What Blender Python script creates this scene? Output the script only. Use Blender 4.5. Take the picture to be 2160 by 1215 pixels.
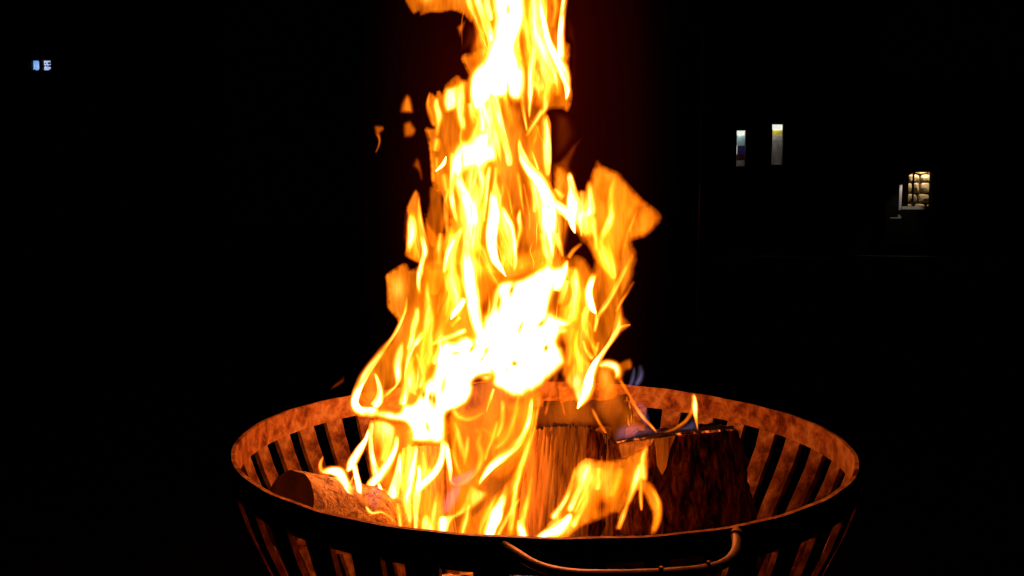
import bpy, bmesh, math, random
import numpy as np
from mathutils import Vector, Matrix, noise as mnoise
from mathutils.geometry import delaunay_2d_cdt

random.seed(7)
SC = bpy.context.scene
for o in list(bpy.data.objects):
    bpy.data.objects.remove(o, do_unlink=True)
COL = SC.collection

# ------------------------------------------------------------------ camera
S = 0.34                                   # basket radius in metres
F = 1870.0                                 # focal length in photo pixels (photo is 2160 wide)
CD, CH, PITCH, YAW, ROLL = 2.963 * S, 0.7143 * S, 0.0741, -0.0351, 0.0077
cp, sp, cy, sy = math.cos(PITCH), math.sin(PITCH), math.cos(YAW), math.sin(YAW)
FW = Vector((sy * cp, cy * cp, -sp))
R0 = Vector((cy, -sy, 0)); U0 = R0.cross(FW)
c_, s_ = math.cos(ROLL), math.sin(ROLL)
RT = R0 * c_ + U0 * s_; UP = U0 * c_ - R0 * s_
EYE = Vector((0, -CD, CH))
cam = bpy.data.cameras.new("camera")
cam.sensor_width = 36; cam.lens = F / 2160 * 36
cam.clip_start = 0.02; cam.clip_end = 400
camo = bpy.data.objects.new("camera", cam); COL.objects.link(camo)
m3 = Matrix((RT, UP, -FW)).transposed()
camo.matrix_world = Matrix.Translation(EYE) @ m3.to_4x4()
SC.camera = camo

# ------------------------------------------------------------------ night sky, exposure
w = bpy.data.worlds.new("World"); SC.world = w; w.use_nodes = True
bg = w.node_tree.nodes["Background"]
bg.inputs[0].default_value = (0.25, 0.4, 1.0, 1); bg.inputs[1].default_value = 0.00015
SC.view_settings.view_transform = 'Standard'; SC.view_settings.look = 'None'
SC.view_settings.exposure = 0; SC.view_settings.gamma = 1
SC.view_settings.use_curve_mapping = False
SC.render.engine = 'CYCLES'
cyc = SC.cycles
cyc.transparent_max_bounces = 256; cyc.max_bounces = 6; cyc.diffuse_bounces = 3; cyc.glossy_bounces = 3
cyc.volume_bounces = 0
cyc.use_denoising = True
cyc.sample_clamp_indirect = 4
cyc.use_light_tree = True

# ------------------------------------------------------------------ helpers
def ray(px, py):
    return FW + RT * ((px - 1080) / F) - UP * ((py - 607.5) / F)
def at(px, py, Y):                          # photo pixel + real depth Y (metres) -> point
    d = ray(px, py); return EYE + d * ((Y - EYE.y) / d.y)
def at_z(px, py, Z):
    d = ray(px, py); return EYE + d * ((Z - EYE.z) / d.z)

def link(name, me, mat=None, parent=None):
    o = bpy.data.objects.new(name, me); COL.objects.link(o)
    if mat:
        me.materials.append(mat)
    if parent:
        o.parent = parent
    return o
def mesh(name, v, f, mat=None, parent=None, smooth=False):
    me = bpy.data.meshes.new(name); me.from_pydata([tuple(p) for p in v], [], f)
    if smooth:
        me.polygons.foreach_set("use_smooth", [True] * len(me.polygons))
    me.update()
    return link(name, me, mat, parent)
def tag(o, label=None, cat=None, group=None, kind=None):
    if label: o["label"] = label
    if cat: o["category"] = cat
    if group: o["group"] = group
    if kind: o["kind"] = kind
    return o
def empty(name, label, cat, loc=(0, 0, 0), group=None):
    o = bpy.data.objects.new(name, None); COL.objects.link(o); o.location = loc
    o.empty_display_size = 0.05
    return tag(o, label, cat, group)
def box_vf(x0, x1, y0, y1, z0, z1):
    v = [(x, y, z) for x in (x0, x1) for y in (y0, y1) for z in (z0, z1)]
    f = [(0, 1, 3, 2), (4, 6, 7, 5), (0, 4, 5, 1), (2, 3, 7, 6), (0, 2, 6, 4), (1, 5, 7, 3)]
    return v, f
class MB:
    def __init__(s): s.v = []; s.f = []
    def add(s, v, f):
        n = len(s.v); s.v += [tuple(p) for p in v]; s.f += [tuple(i + n for i in q) for q in f]
    def box(s, *a): s.add(*box_vf(*a))
    def build(s, name, mat, parent=None, smooth=False):
        o = mesh(name, s.v, s.f, mat, parent, smooth)
        if parent is not None and parent.type == 'EMPTY':
            o.matrix_parent_inverse = Matrix.Translation(-parent.location)
        return o
def par(o, p):
    o.parent = p
    loc = p.location if p.parent is None else Vector((0, 0, 0))
    o.matrix_parent_inverse = Matrix.Translation(-Vector(loc))
    return o
def tube(path, rad, seg=10):
    v, f = [], []
    n = len(path); P = [Vector(p) for p in path]
    up = Vector((0, 0, 1))
    for i, p in enumerate(P):
        t = (P[min(i + 1, n - 1)] - P[max(i - 1, 0)]).normalized()
        a = t.cross(up)
        if a.length < 1e-4: a = t.cross(Vector((0, 1, 0)))
        a.normalize(); b = t.cross(a)
        r = rad[i] if isinstance(rad, (list, tuple)) else rad
        for k in range(seg):
            q = 2 * math.pi * k / seg
            v.append(p + a * (r * math.cos(q)) + b * (r * math.sin(q)))
    for i in range(n - 1):
        for k in range(seg):
            k2 = (k + 1) % seg
            f.append((i * seg + k, i * seg + k2, (i + 1) * seg + k2, (i + 1) * seg + k))
    f.append(tuple(range(seg))[::-1]); f.append(tuple((n - 1) * seg + k for k in range(seg)))
    return v, f
def catmull(P, n, closed=False):
    P = np.array(P, float); m = len(P)
    seg = m if closed else m - 1
    ts = np.linspace(0, seg, n, endpoint=not closed)
    out = []
    for t in ts:
        i = min(int(t), seg - 1); u = t - i
        if closed:
            a, b, c, d = P[(i - 1) % m], P[i % m], P[(i + 1) % m], P[(i + 2) % m]
        else:
            b, c = P[i], P[i + 1]
            a = P[i - 1] if i > 0 else 2 * b - c
            d = P[i + 2] if i + 2 < m else 2 * c - b
        k = 0.42
        m0, m1 = k * (c - a), k * (d - b)
        out.append((2*u**3-3*u**2+1)*b + (u**3-2*u**2+u)*m0 + (-2*u**3+3*u**2)*c + (u**3-u**2)*m1)
    return np.array(out)

# ------------------------------------------------------------------ materials
def mat(name):
    m = bpy.data.materials.new(name); m.use_nodes = True
    nt = m.node_tree; nt.nodes.clear()
    out = nt.nodes.new('ShaderNodeOutputMaterial')
    return m, nt, out
def N(nt, typ, **kw):
    n = nt.nodes.new(typ)
    for k, v in kw.items():
        if k.startswith('i_'):
            n.inputs[int(k[2:])].default_value = v
        else:
            setattr(n, k, v)
    return n
def math_n(nt, op, a, b=None, c=None, clamp=False):
    n = nt.nodes.new('ShaderNodeMath'); n.operation = op; n.use_clamp = clamp
    for i, x in enumerate((a, b, c)):
        if x is None: continue
        if isinstance(x, (int, float)): n.inputs[i].default_value = x
        else: nt.links.new(x, n.inputs[i])
    return n.outputs[0]
def ramp(nt, fac, stops):
    r = nt.nodes.new('ShaderNodeValToRGB')
    el = r.color_ramp.elements
    while len(el) < len(stops): el.new(0.5)
    for e, (p, c) in zip(el, stops):
        e.position = p; e.color = (*c, 1)
    nt.links.new(fac, r.inputs[0]); return r.outputs[0]
def noise_n(nt, vec, scale, detail=4, rough=0.55, dist=0.0):
    n = nt.nodes.new('ShaderNodeTexNoise'); n.inputs['Scale'].default_value = scale
    n.inputs['Detail'].default_value = detail; n.inputs['Roughness'].default_value = rough
    n.inputs['Distortion'].default_value = dist
    if vec is not None: nt.links.new(vec, n.inputs['Vector'])
    return n.outputs[0]
def mapped(nt, src, scale):
    t = nt.nodes.new('ShaderNodeTexCoord'); mp = nt.nodes.new('ShaderNodeMapping')
    mp.inputs['Scale'].default_value = scale
    nt.links.new(t.outputs[src], mp.inputs[0]); return mp.outputs[0]
def bump(nt, h, strength, dist):
    b = nt.nodes.new('ShaderNodeBump'); b.inputs['Strength'].default_value = strength
    b.inputs['Distance'].default_value = dist; nt.links.new(h, b.inputs['Height']); return b.outputs[0]

def surf(name, stops, scale=(1, 1, 1), nscale=20, detail=6, rough=0.75, metal=0.0, bstr=0.4, bdist=0.003, dist=0.4, src='Object', spec=0.3, macro=0.35):
    m, nt, out = mat(name)
    p = N(nt, 'ShaderNodeBsdfPrincipled')
    v = mapped(nt, src, scale)
    h = noise_n(nt, v, nscale, detail, 0.62, dist)
    if macro:
        lo = noise_n(nt, v, nscale * .16, 3, 0.6, 0.5)
        h = math_n(nt, 'MULTIPLY_ADD', math_n(nt, 'SUBTRACT', lo, 0.5), macro, h)
    nt.links.new(ramp(nt, h, stops), p.inputs['Base Color'])
    p.inputs['Roughness'].default_value = rough; p.inputs['Metallic'].default_value = metal
    p.inputs['Specular IOR Level'].default_value = spec
    h2 = noise_n(nt, v, nscale * 4, 5, 0.6)
    hh = math_n(nt, 'MULTIPLY_ADD', h2, 0.5, h)
    nt.links.new(bump(nt, hh, bstr, bdist), p.inputs['Normal'])
    nt.links.new(p.outputs[0], out.inputs[0])
    return m
M_RUST = surf('rusty_steel', [(0.34, (0.18, 0.05, 0.010)), (0.44, (0.42, 0.16, 0.025)), (0.53, (0.60, 0.27, 0.045)), (0.64, (0.80, 0.48, 0.13))],
              nscale=60, detail=12, rough=0.66, metal=0.0, spec=0.2, macro=0.55, bstr=0.5, bdist=0.0012)
M_SLAT = surf('burnt_steel', [(0.34, (0.12, 0.04, 0.008)), (0.45, (0.30, 0.12, 0.022)), (0.55, (0.46, 0.22, 0.04)), (0.66, (0.68, 0.42, 0.13))],
              nscale=52, detail=12, rough=0.62, metal=0.0, spec=0.2, macro=0.6, bstr=0.4, bdist=0.001)
M_HANDLE = surf('worn_rod', [(0.3, (0.42, 0.27, 0.10)), (0.5, (0.68, 0.48, 0.2)), (0.72, (0.8, 0.62, 0.32))], nscale=40, detail=8, rough=0.42, bstr=0.4, bdist=0.0008, spec=0.5, metal=0.4)
M_OUTER = surf('black_outer', [(0.35, (0.008, 0.006, 0.005)), (0.55, (0.02, 0.014, 0.01)), (0.72, (0.05, 0.028, 0.016))], nscale=40, detail=9, rough=0.8, spec=0.1)
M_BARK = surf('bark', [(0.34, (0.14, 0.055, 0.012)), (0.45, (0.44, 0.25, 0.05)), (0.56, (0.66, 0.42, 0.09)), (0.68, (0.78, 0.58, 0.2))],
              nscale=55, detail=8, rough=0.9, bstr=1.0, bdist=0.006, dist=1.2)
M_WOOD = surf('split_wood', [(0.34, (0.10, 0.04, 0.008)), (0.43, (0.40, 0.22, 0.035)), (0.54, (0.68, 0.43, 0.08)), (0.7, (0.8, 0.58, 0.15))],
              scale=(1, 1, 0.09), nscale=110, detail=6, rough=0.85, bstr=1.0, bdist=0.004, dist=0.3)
M_CHAR = surf('charred_bark', [(0.35, (0.008, 0.006, 0.005)), (0.55, (0.03, 0.016, 0.011)), (0.7, (0.09, 0.04, 0.02)), (0.85, (0.14, 0.1, 0.07))],
              scale=(1, 1, 0.4), nscale=60, detail=8, rough=0.95, bstr=1.0, bdist=0.006, dist=1.0)
M_BURNT = surf('scorched_bark', [(0.36, (0.012, 0.004, 0.002)), (0.46, (0.07, 0.018, 0.006)), (0.57, (0.22, 0.06, 0.016)), (0.69, (0.42, 0.2, 0.07))], scale=(1, 1, .3), nscale=75, detail=9, rough=0.9, bstr=1.0, bdist=0.008, dist=1.4, spec=0.1)
M_END = surf('sawn_end', [(0.3, (0.080, 0.050, 0.020)), (0.6, (0.160, 0.110, 0.044)), (0.8, (0.208, 0.154, 0.064))], nscale=30, rough=0.9)
M_GROUND = surf('dark_soil', [(0.3, (0.008, 0.009, 0.006)), (0.6, (0.018, 0.02, 0.012)), (0.8, (0.03, 0.028, 0.02))], nscale=6, rough=1.0, bstr=0.8, bdist=0.02, spec=0.05)
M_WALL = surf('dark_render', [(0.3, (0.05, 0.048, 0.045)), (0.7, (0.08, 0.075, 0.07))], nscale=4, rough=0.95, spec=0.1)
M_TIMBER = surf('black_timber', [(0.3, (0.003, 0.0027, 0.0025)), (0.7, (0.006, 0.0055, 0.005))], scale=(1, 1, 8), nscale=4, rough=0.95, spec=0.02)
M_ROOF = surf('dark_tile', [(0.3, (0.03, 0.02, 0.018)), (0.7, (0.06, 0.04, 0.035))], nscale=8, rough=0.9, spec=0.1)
M_WHITE = surf('white_paint', [(0.3, (0.72, 0.7, 0.66)), (0.7, (0.8, 0.79, 0.76))], nscale=9, rough=0.6)
M_CURTAIN = surf('grey_curtain', [(0.3, (0.4, 0.38, 0.38)), (0.7, (0.72, 0.71, 0.7))], scale=(6, 1, 0.3), nscale=9, rough=0.9)
M_CYAN = surf('pale_cyan_panel', [(0.3, (0.42, 0.68, 0.72)), (0.7, (0.5, 0.76, 0.8))], nscale=5, rough=0.6)
M_INDIGO = surf('indigo_cloth', [(0.3, (0.03, 0.02, 0.2)), (0.7, (0.06, 0.04, 0.3))], nscale=8, rough=0.8)
M_MAROON = surf('maroon_cloth', [(0.3, (0.10, 0.02, 0.02)), (0.7, (0.16, 0.04, 0.035))], nscale=8, rough=0.8)
M_YELLOW = surf('yellow_card', [(0.3, (0.75, 0.6, 0.02)), (0.7, (0.82, 0.68, 0.04))], nscale=5, rough=0.7)
M_STONE = surf('pale_stone', [(0.3, (0.32, 0.25, 0.16)), (0.55, (0.46, 0.38, 0.26)), (0.75, (0.55, 0.47, 0.33))], nscale=7, rough=0.9, bstr=0.8, bdist=0.03)
M_LEAF = surf('dark_leaf', [(0.3, (0.03, 0.045, 0.015)), (0.7, (0.06, 0.09, 0.03))], nscale=6, rough=0.7)
M_TRUNK = surf('trunk_bark', [(0.3, (0.05, 0.035, 0.022)), (0.7, (0.1, 0.075, 0.05))], nscale=12, rough=0.9)
M_POLE = surf('painted_pole', [(0.3, (0.2, 0.17, 0.15)), (0.7, (0.3, 0.27, 0.24))], nscale=6, rough=0.35, metal=0.6, spec=0.6)
def glass_mat():
    m, nt, out = mat('window_glass')
    g = N(nt, 'ShaderNodeBsdfGlossy'); g.inputs['Roughness'].default_value = 0.05
    t = N(nt, 'ShaderNodeBsdfTransparent')
    mx = N(nt, 'ShaderNodeMixShader'); mx.inputs[0].default_value = 0.06
    nt.links.new(t.outputs[0], mx.inputs[1]); nt.links.new(g.outputs[0], mx.inputs[2]); nt.links.new(mx.outputs[0], out.inputs[0])
    return m
M_GLASS = glass_mat()
def ember_mat(name, base, lo, hi, power, scale):
    m, nt, out = mat(name)
    p = N(nt, 'ShaderNodeBsdfPrincipled'); v = mapped(nt, 'Object', (1, 1, 1))
    h = noise_n(nt, v, scale, 6, 0.65, 0.8)
    p.inputs['Base Color'].default_value = (*base, 1); p.inputs['Roughness'].default_value = 0.95
    f = nt.nodes.new('ShaderNodeMapRange'); f.inputs[1].default_value = lo; f.inputs[2].default_value = hi
    nt.links.new(h, f.inputs[0])
    p.inputs['Emission Color'].default_value = (1, 0.16, 0.015, 1)
    nt.links.new(math_n(nt, 'MULTIPLY', f.outputs[0], power), p.inputs['Emission Strength'])
    nt.links.new(bump(nt, h, 0.8, 0.01), p.inputs['Normal'])
    nt.links.new(p.outputs[0], out.inputs[0]); return m
M_EMBER = ember_mat('glowing_ember', (0.02, 0.014, 0.012), 0.5, 0.72, 3.0, 22)
M_CRACK = ember_mat('ember_edge', (0.05, 0.02, 0.012), 0.52, 0.66, 1.6, 70)

def glow_mat(name, c1, c2, s):
    m, nt, out = mat(name); e = N(nt, 'ShaderNodeEmission'); v = mapped(nt, 'Object', (1, 1, 1)); h = noise_n(nt, v, 9, 3)
    nt.links.new(ramp(nt, h, [(0.35, c1), (0.65, c2)]), e.inputs[0]); e.inputs[1].default_value = s; nt.links.new(e.outputs[0], out.inputs[0]); return m
def flame_mat(name, blue=False):
    m, nt, out = mat(name)
    a = N(nt, 'ShaderNodeAttribute'); a.attribute_name = 'burn'
    fl = N(nt, 'ShaderNodeAttribute'); fl.attribute_name = 'flow'
    def band(scale, lo, hi, sc3=(1, 1, 1), dist=0.6):
        mp = nt.nodes.new('ShaderNodeMapping'); mp.inputs['Scale'].default_value = sc3
        nt.links.new(fl.outputs['Vector'], mp.inputs[0])
        n1 = noise_n(nt, mp.outputs[0], scale, 2.0, 0.5, dist)
        k = nt.nodes.new('ShaderNodeMapRange')
        for i, x in enumerate((0.3, 0.7, lo, hi)): k.inputs[i + 1].default_value = x
        k.interpolation_type = 'SMOOTHSTEP'
        nt.links.new(n1, k.inputs[0]); return k.outputs[0]
    I = math_n(nt, 'MULTIPLY', a.outputs['Fac'], band(1.0, 0.5, 1.7))
    I = math_n(nt, 'MULTIPLY', I, band(1.0, 0.82, 1.22, (3.1, 1.3, 1)))
    I = math_n(nt, 'MULTIPLY', I, band(1.0, 0.72, 1.35, (0.3, 0.8, 1), 0.2))
    cb = N(nt, 'ShaderNodeCombineXYZ')
    if blue:
        nt.links.new(math_n(nt, 'MULTIPLY', I, 0.5), cb.inputs[0])
        nt.links.new(math_n(nt, 'MULTIPLY', I, 0.40), cb.inputs[1])
        nt.links.new(math_n(nt, 'MULTIPLY', I, 0.8), cb.inputs[2])
    else:
        nt.links.new(I, cb.inputs[0])
        nt.links.new(math_n(nt, 'MINIMUM', math_n(nt, 'MULTIPLY', math_n(nt, 'POWER', I, 1.26), 0.24), math_n(nt, 'MULTIPLY_ADD', I, 0.16, 0.9)), cb.inputs[1])
        nt.links.new(math_n(nt, 'MINIMUM', math_n(nt, 'MULTIPLY', math_n(nt, 'POWER', I, 2.7), 0.0135), 1.3), cb.inputs[2])
    e = N(nt, 'ShaderNodeEmission'); nt.links.new(cb.outputs[0], e.inputs[0])
    t = N(nt, 'ShaderNodeBsdfTransparent')
    ad = N(nt, 'ShaderNodeAddShader'); nt.links.new(e.outputs[0], ad.inputs[0]); nt.links.new(t.outputs[0], ad.inputs[1])
    nt.links.new(ad.outputs[0], out.inputs[0])
    m.cycles.emission_sampling = 'FRONT_BACK'
    return m
M_FLAME = flame_mat('burning_gas')
M_BLUE = flame_mat('blue_burning_gas', True)

# ------------------------------------------------------------------ ground
GZ = -1.75 * S
mesh('ground', [(-150, -60, GZ), (150, -60, GZ), (150, 200, GZ), (-150, 200, GZ)], [(0, 1, 2, 3)], M_GROUND)['kind'] = 'structure'

# ------------------------------------------------------------------ fire basket
basket = empty('fire_basket', 'round rusty steel fire basket with slatted sides and a drop handle, full of burning logs', 'fire basket', (0, 0, GZ))
BH, TP = 0.0872 * S, 0.0044
def ring_band(r0, z0, r1, z1, th, n=160):
    v, f = [], []
    for i in range(n):
        a = 2 * math.pi * i / n
        c, s = math.cos(a), math.sin(a)
        wob = 1 + 0.0012 * math.sin(5 * a + 1) + 0.0008 * math.sin(23 * a)
        zw = 0.0012 * S * math.sin(7 * a) + 0.001 * S * math.sin(31 * a + 2)
        for (r, z) in ((r0 * wob, z0 + zw), ((r0 + th) * wob, z0 + zw), (r1 + th, z1), (r1, z1)):
            v.append((r * c, r * s, z))
    for i in range(n):
        j = (i + 1) % n
        for k in range(4):
            k2 = (k + 1) % 4
            f.append((i * 4 + k, j * 4 + k, j * 4 + k2, i * 4 + k2))
    return v, f
b = MB(); b.add(*ring_band(S * 0.9925, 0, S * (0.9925 - TP), -BH, 0.0042))
band = b.build('rim_band', M_RUST, basket)
band.data.materials.append(M_OUTER)  # near-black colour for the outer faces of the band
for i_, p_ in enumerate(band.data.polygons):
    if i_ % 4 == 1: p_.material_index = 1
# vertical seam plate where the band is joined
GAM = math.radians(23.5); SL = 0.86 * S
RB = S * (1 - TP) * 1.0; ZB = -BH
def warp(t):
    return t + 1.1 * (1 - math.cos(math.radians(t)))
slat_me = []
def slat_mesh(var):
    rnd = random.Random(var)
    hw = math.radians(2.45) * S
    v, f = [], []
    n = 9
    th = 0.0055
    for i in range(n):
        t = i / (n - 1)
        s = -0.012 + t * (SL + 0.012)
        ro = RB - s * math.sin(GAM); z = ZB - s * math.cos(GAM)
        if i == 0: ro = RB + 0.001; z = ZB + 0.010
        wd = hw * (1 - 0.26 * t) * (1 + rnd.uniform(-.03, .03))
        sh = rnd.uniform(-.0006, .0006)
        nx, nz = math.cos(GAM), -math.sin(GAM)   # outward normal of the cone wall
        for (q, d) in ((-1, 0), (1, 0), (1, 1), (-1, 1)):
            v.append((ro + nx * (0.0015 + th * d) , q * wd + sh, z + nz * (0.0015 + th * d)))
    for i in range(n - 1):
        for k in range(4):
            k2 = (k + 1) % 4
            f.append((i * 4 + k, i * 4 + k2, (i + 1) * 4 + k2, (i + 1) * 4 + k))
    f.append((3, 2, 1, 0)); f.append(tuple((n - 1) * 4 + k for k in range(4)))
    me = bpy.data.meshes.new('slat'); me.from_pydata(v, [], f); me.materials.append(M_SLAT); me.update(); return me
slat_me = [slat_mesh(i) for i in range(5)]
for k in range(40):
    a = math.radians(warp(5.6 + 4.5 + 9 * k))
    o = bpy.data.objects.new('slat', slat_me[k % 5]); COL.objects.link(o); par(o, basket)
    jit = random.Random(100 + k); o.rotation_euler = (0, 0, a + math.radians(jit.uniform(-.35, .35)))
    o.matrix_parent_inverse = Matrix.Translation((0, 0, -GZ))
rbot = RB - SL * math.sin(GAM); zbot = ZB - SL * math.cos(GAM)
b = MB(); b.add(*ring_band(rbot - 0.004, zbot + 0.012, rbot - 0.004, zbot - 0.014, 0.005, 96)); b.build('base_ring', M_RUST, basket)
v = [((rbot - 0.002) * math.cos(2 * math.pi * i / 64), (rbot - 0.002) * math.sin(2 * math.pi * i / 64), zbot - 0.008 - d) for d in (0, 0.004) for i in range(64)]
f = [tuple(range(64)), tuple(range(127, 63, -1))] + [(i, 64 + i, 64 + (i + 1) % 64, (i + 1) % 64) for i in range(64)]
b = MB(); b.add(v, f); b.build('base_plate', M_RUST, basket)
for k in range(3):
    a = math.radians(30 + 120 * k)
    b = MB(); b.add(*tube([((rbot - .03) * math.cos(a), (rbot - .03) * math.sin(a), zbot - 0.012), ((rbot + .02) * math.cos(a), (rbot + .02) * math.sin(a), (zbot + GZ) / 2),
                           ((rbot + .06) * math.cos(a), (rbot + .06) * math.sin(a), GZ + 0.004)], 0.011, 10)); b.build('leg', M_RUST, basket, True)
hp = [(1060, 1148, -.016), (1075, 1158, -.02), (1095, 1171, -.024), (1120, 1187, -.03), (1150, 1199, -.034), (1190, 1208, -.036), (1240, 1212, -.036), (1330, 1212, -.036),
      (1420, 1208, -.036), (1480, 1202, -.036), (1520, 1192, -.034), (1542, 1178, -.03), (1553, 1160, -.026), (1554, 1142, -.022), (1549, 1124, -.016)]
path = catmull([tuple(at_z(x, y, z * S)) for x, y, z in hp], 60)
b = MB(); b.add(*tube(path, 0.0112 * S, 14)); handle = b.build('handle', M_HANDLE, basket, True)
for (x, y) in ((1394, 1204), (1494, 1192)):
    p = at_z(x, y + 8, -.036 * S)
    b = MB(); b.add(*tube([p, p + Vector((0, 0, 0.006))], [0.0020, 0.0016], 8)); par(b.build('stud', M_RUST), handle)
for (x, y) in ((1552, 1124),):
    p = at_z(x, y, -.016 * S); q = at_z(x + 1, y + 7, -.018 * S)
    b = MB(); b.add(*tube([p, q], 0.0162 * S, 14)); par(b.build('collar', M_RUST), handle)

# ------------------------------------------------------------------ embers in the bottom
eb = MB(); rnd = random.Random(3)
for i in range(260):
    r = (RB - 0.55 * S * math.sin(GAM) - .05) * math.sqrt(rnd.random()); a = rnd.random() * 6.28
    s = rnd.uniform(0.012, 0.03); z = zbot + 0.02 + rnd.random() ** 1.6 * 0.11 * (1 - r / S)
    cx, cy_, rz = r * math.cos(a) * .85, r * math.sin(a) * .85, rnd.random() * 3
    vs = []
    for (dx, dy, dz) in ((-1, -1, -1), (1, -1, -1), (1, 1, -1), (-1, 1, -1), (-1, -1, 1), (1, -1, 1), (1, 1, 1), (-1, 1, 1)):
        k = rnd.uniform(.6, 1.0)
        vs.append((cx + s * k * (dx * math.cos(rz) - dy * math.sin(rz)), cy_ + s * k * (dx * math.sin(rz) + dy * math.cos(rz)), z + s * .7 * k * dz))
    eb.add(vs, [(0, 3, 2, 1), (4, 5, 6, 7), (0, 1, 5, 4), (1, 2, 6, 5), (2, 3, 7, 6), (3, 0, 4, 7)])
tag(eb.build('embers', M_EMBER), 'bed of glowing red embers on the floor of the fire basket', 'embers', kind='stuff')

# ------------------------------------------------------------------ logs
def loft_log(top, bot, nseg=40, rings=30, amp=0.004, seed=0, caprise=0.0, fs=45.0, groove=0.0):
    """Closed log body between two outlines given as (px, py, depth in R). Returns body + end caps."""
    T = catmull([tuple(at(x, y, d * S)) for x, y, d in top], nseg, True)
    B = catmull([tuple(at(x, y, d * S)) for x, y, d in bot], nseg, True)
    v, f = [], []
    ct, cb = T.mean(0), B.mean(0)
    for i in range(rings):
        t = i / (rings - 1)
        c = ct * (1 - t) + cb * t
        for k in range(nseg):
            p = T[k] * (1 - t) + B[k] * t
            dirv = p - c; L = np.linalg.norm(dirv) + 1e-6
            n = mnoise.noise(Vector((p[0] * fs + seed, p[1] * fs, p[2] * fs * .22))) + .5 * mnoise.noise(Vector((p[0] * fs * 3 + seed, p[1] * fs * 3, p[2] * fs * .8)))
            q = p + dirv / L * amp * n
            if groove:
                gg = mnoise.noise(Vector((k * .37 + seed + .25 * mnoise.noise(Vector((t * 5, k * .1, seed))), t * 1.3, 2.0)))
                q = q - dirv / L * groove * max(0.0, 1 - abs(gg) * 7)
            if i == 0: q = q + np.array([0, 0, caprise * mnoise.noise(Vector((k * .9, seed, 0)))])
            v.append(tuple(q))
    for i in range(rings - 1):
        for k in range(nseg):
            k2 = (k + 1) % nseg
            f.append((i * nseg + k, (i + 1) * nseg + k, (i + 1) * nseg + k2, i * nseg + k2))
    top_v = v[:nseg] + [tuple(np.mean(np.array(v[:nseg]), 0) + np.array([0, 0, .002]))]
    bot_v = v[-nseg:] + [tuple(cb)]
    tf = [(k, (k + 1) % nseg, nseg) for k in range(nseg)]
    bf = [((k + 1) % nseg, k, nseg) for k in range(nseg)]
    return (v, f), (top_v, tf), (bot_v, bf)
def make_log(name, label, top, bot, mbody, mcap, **kw):
    body, tc, bc = loft_log(top, bot, **kw)
    loc = Vector(np.mean(np.array(bc[0]), 0))
    e = empty(name, label, 'log', loc, 'logs burning in the basket')
    b = MB(); b.add(*body); b.build('bark', mbody, e, True)
    b = MB(); b.add(*tc); b.build('cut_end', mcap, e)
    b = MB(); b.add(*bc); b.build('cut_end', mcap, e)
    return e
def disc(c0, axis, r, n=14, sq=1.0):
    a = Vector((0, 0, 1)).cross(axis).normalized(); bb = axis.cross(a)
    return [c0 + a * (r * math.cos(2 * math.pi * k / n)) + bb * (r * sq * math.sin(2 * math.pi * k / n)) for k in range(n)]
def unat(p):
    d = Vector(p) - EYE; z = d.dot(FW)
    return (1080 + F * d.dot(RT) / z, 607.5 - F * d.dot(UP) / z, p[1] / S)
def round_log(name, label, c0, c1, r, mb_, mc, **kw):
    A, B = at(c0[0], c0[1], c0[2] * S), at(c1[0], c1[1], c1[2] * S)
    ax = (B - A).normalized()
    return make_log(name, label, [unat(p) for p in disc(A, ax, r * S)], [unat(p) for p in disc(B, ax, r * S * .95)], mb_, mc, **kw)
# left round log, sawn end towards the left, resting high on the slats
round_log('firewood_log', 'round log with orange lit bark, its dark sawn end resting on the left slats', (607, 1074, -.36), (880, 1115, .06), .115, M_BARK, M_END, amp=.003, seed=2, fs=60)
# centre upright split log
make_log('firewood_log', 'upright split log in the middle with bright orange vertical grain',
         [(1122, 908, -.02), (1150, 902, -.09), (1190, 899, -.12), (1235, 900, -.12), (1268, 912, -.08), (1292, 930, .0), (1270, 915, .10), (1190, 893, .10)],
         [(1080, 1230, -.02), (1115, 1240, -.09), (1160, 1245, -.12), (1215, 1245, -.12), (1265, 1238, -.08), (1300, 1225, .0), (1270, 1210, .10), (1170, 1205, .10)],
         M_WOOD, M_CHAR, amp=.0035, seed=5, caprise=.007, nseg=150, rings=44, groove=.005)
# right big split log
rl = make_log('firewood_log', 'large dark split log on the right with a glowing upper edge',
         [(1284, 938, .02), (1330, 930, -.06), (1384, 922, -.14), (1450, 916, -.14), (1510, 911, -.11), (1552, 908, -.03), (1545, 900, .10), (1470, 893, .18), (1350, 912, .16)],
         [(1255, 1200, .02), (1310, 1210, -.06), (1375, 1225, -.13), (1450, 1225, -.13), (1540, 1215, -.10), (1605, 1200, -.03), (1590, 1180, .10), (1490, 1175, .18), (1330, 1180, .16)],
         M_BURNT, M_CHAR, amp=.0085, seed=9, caprise=.005, nseg=130, rings=60, fs=80, groove=.006)
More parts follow.
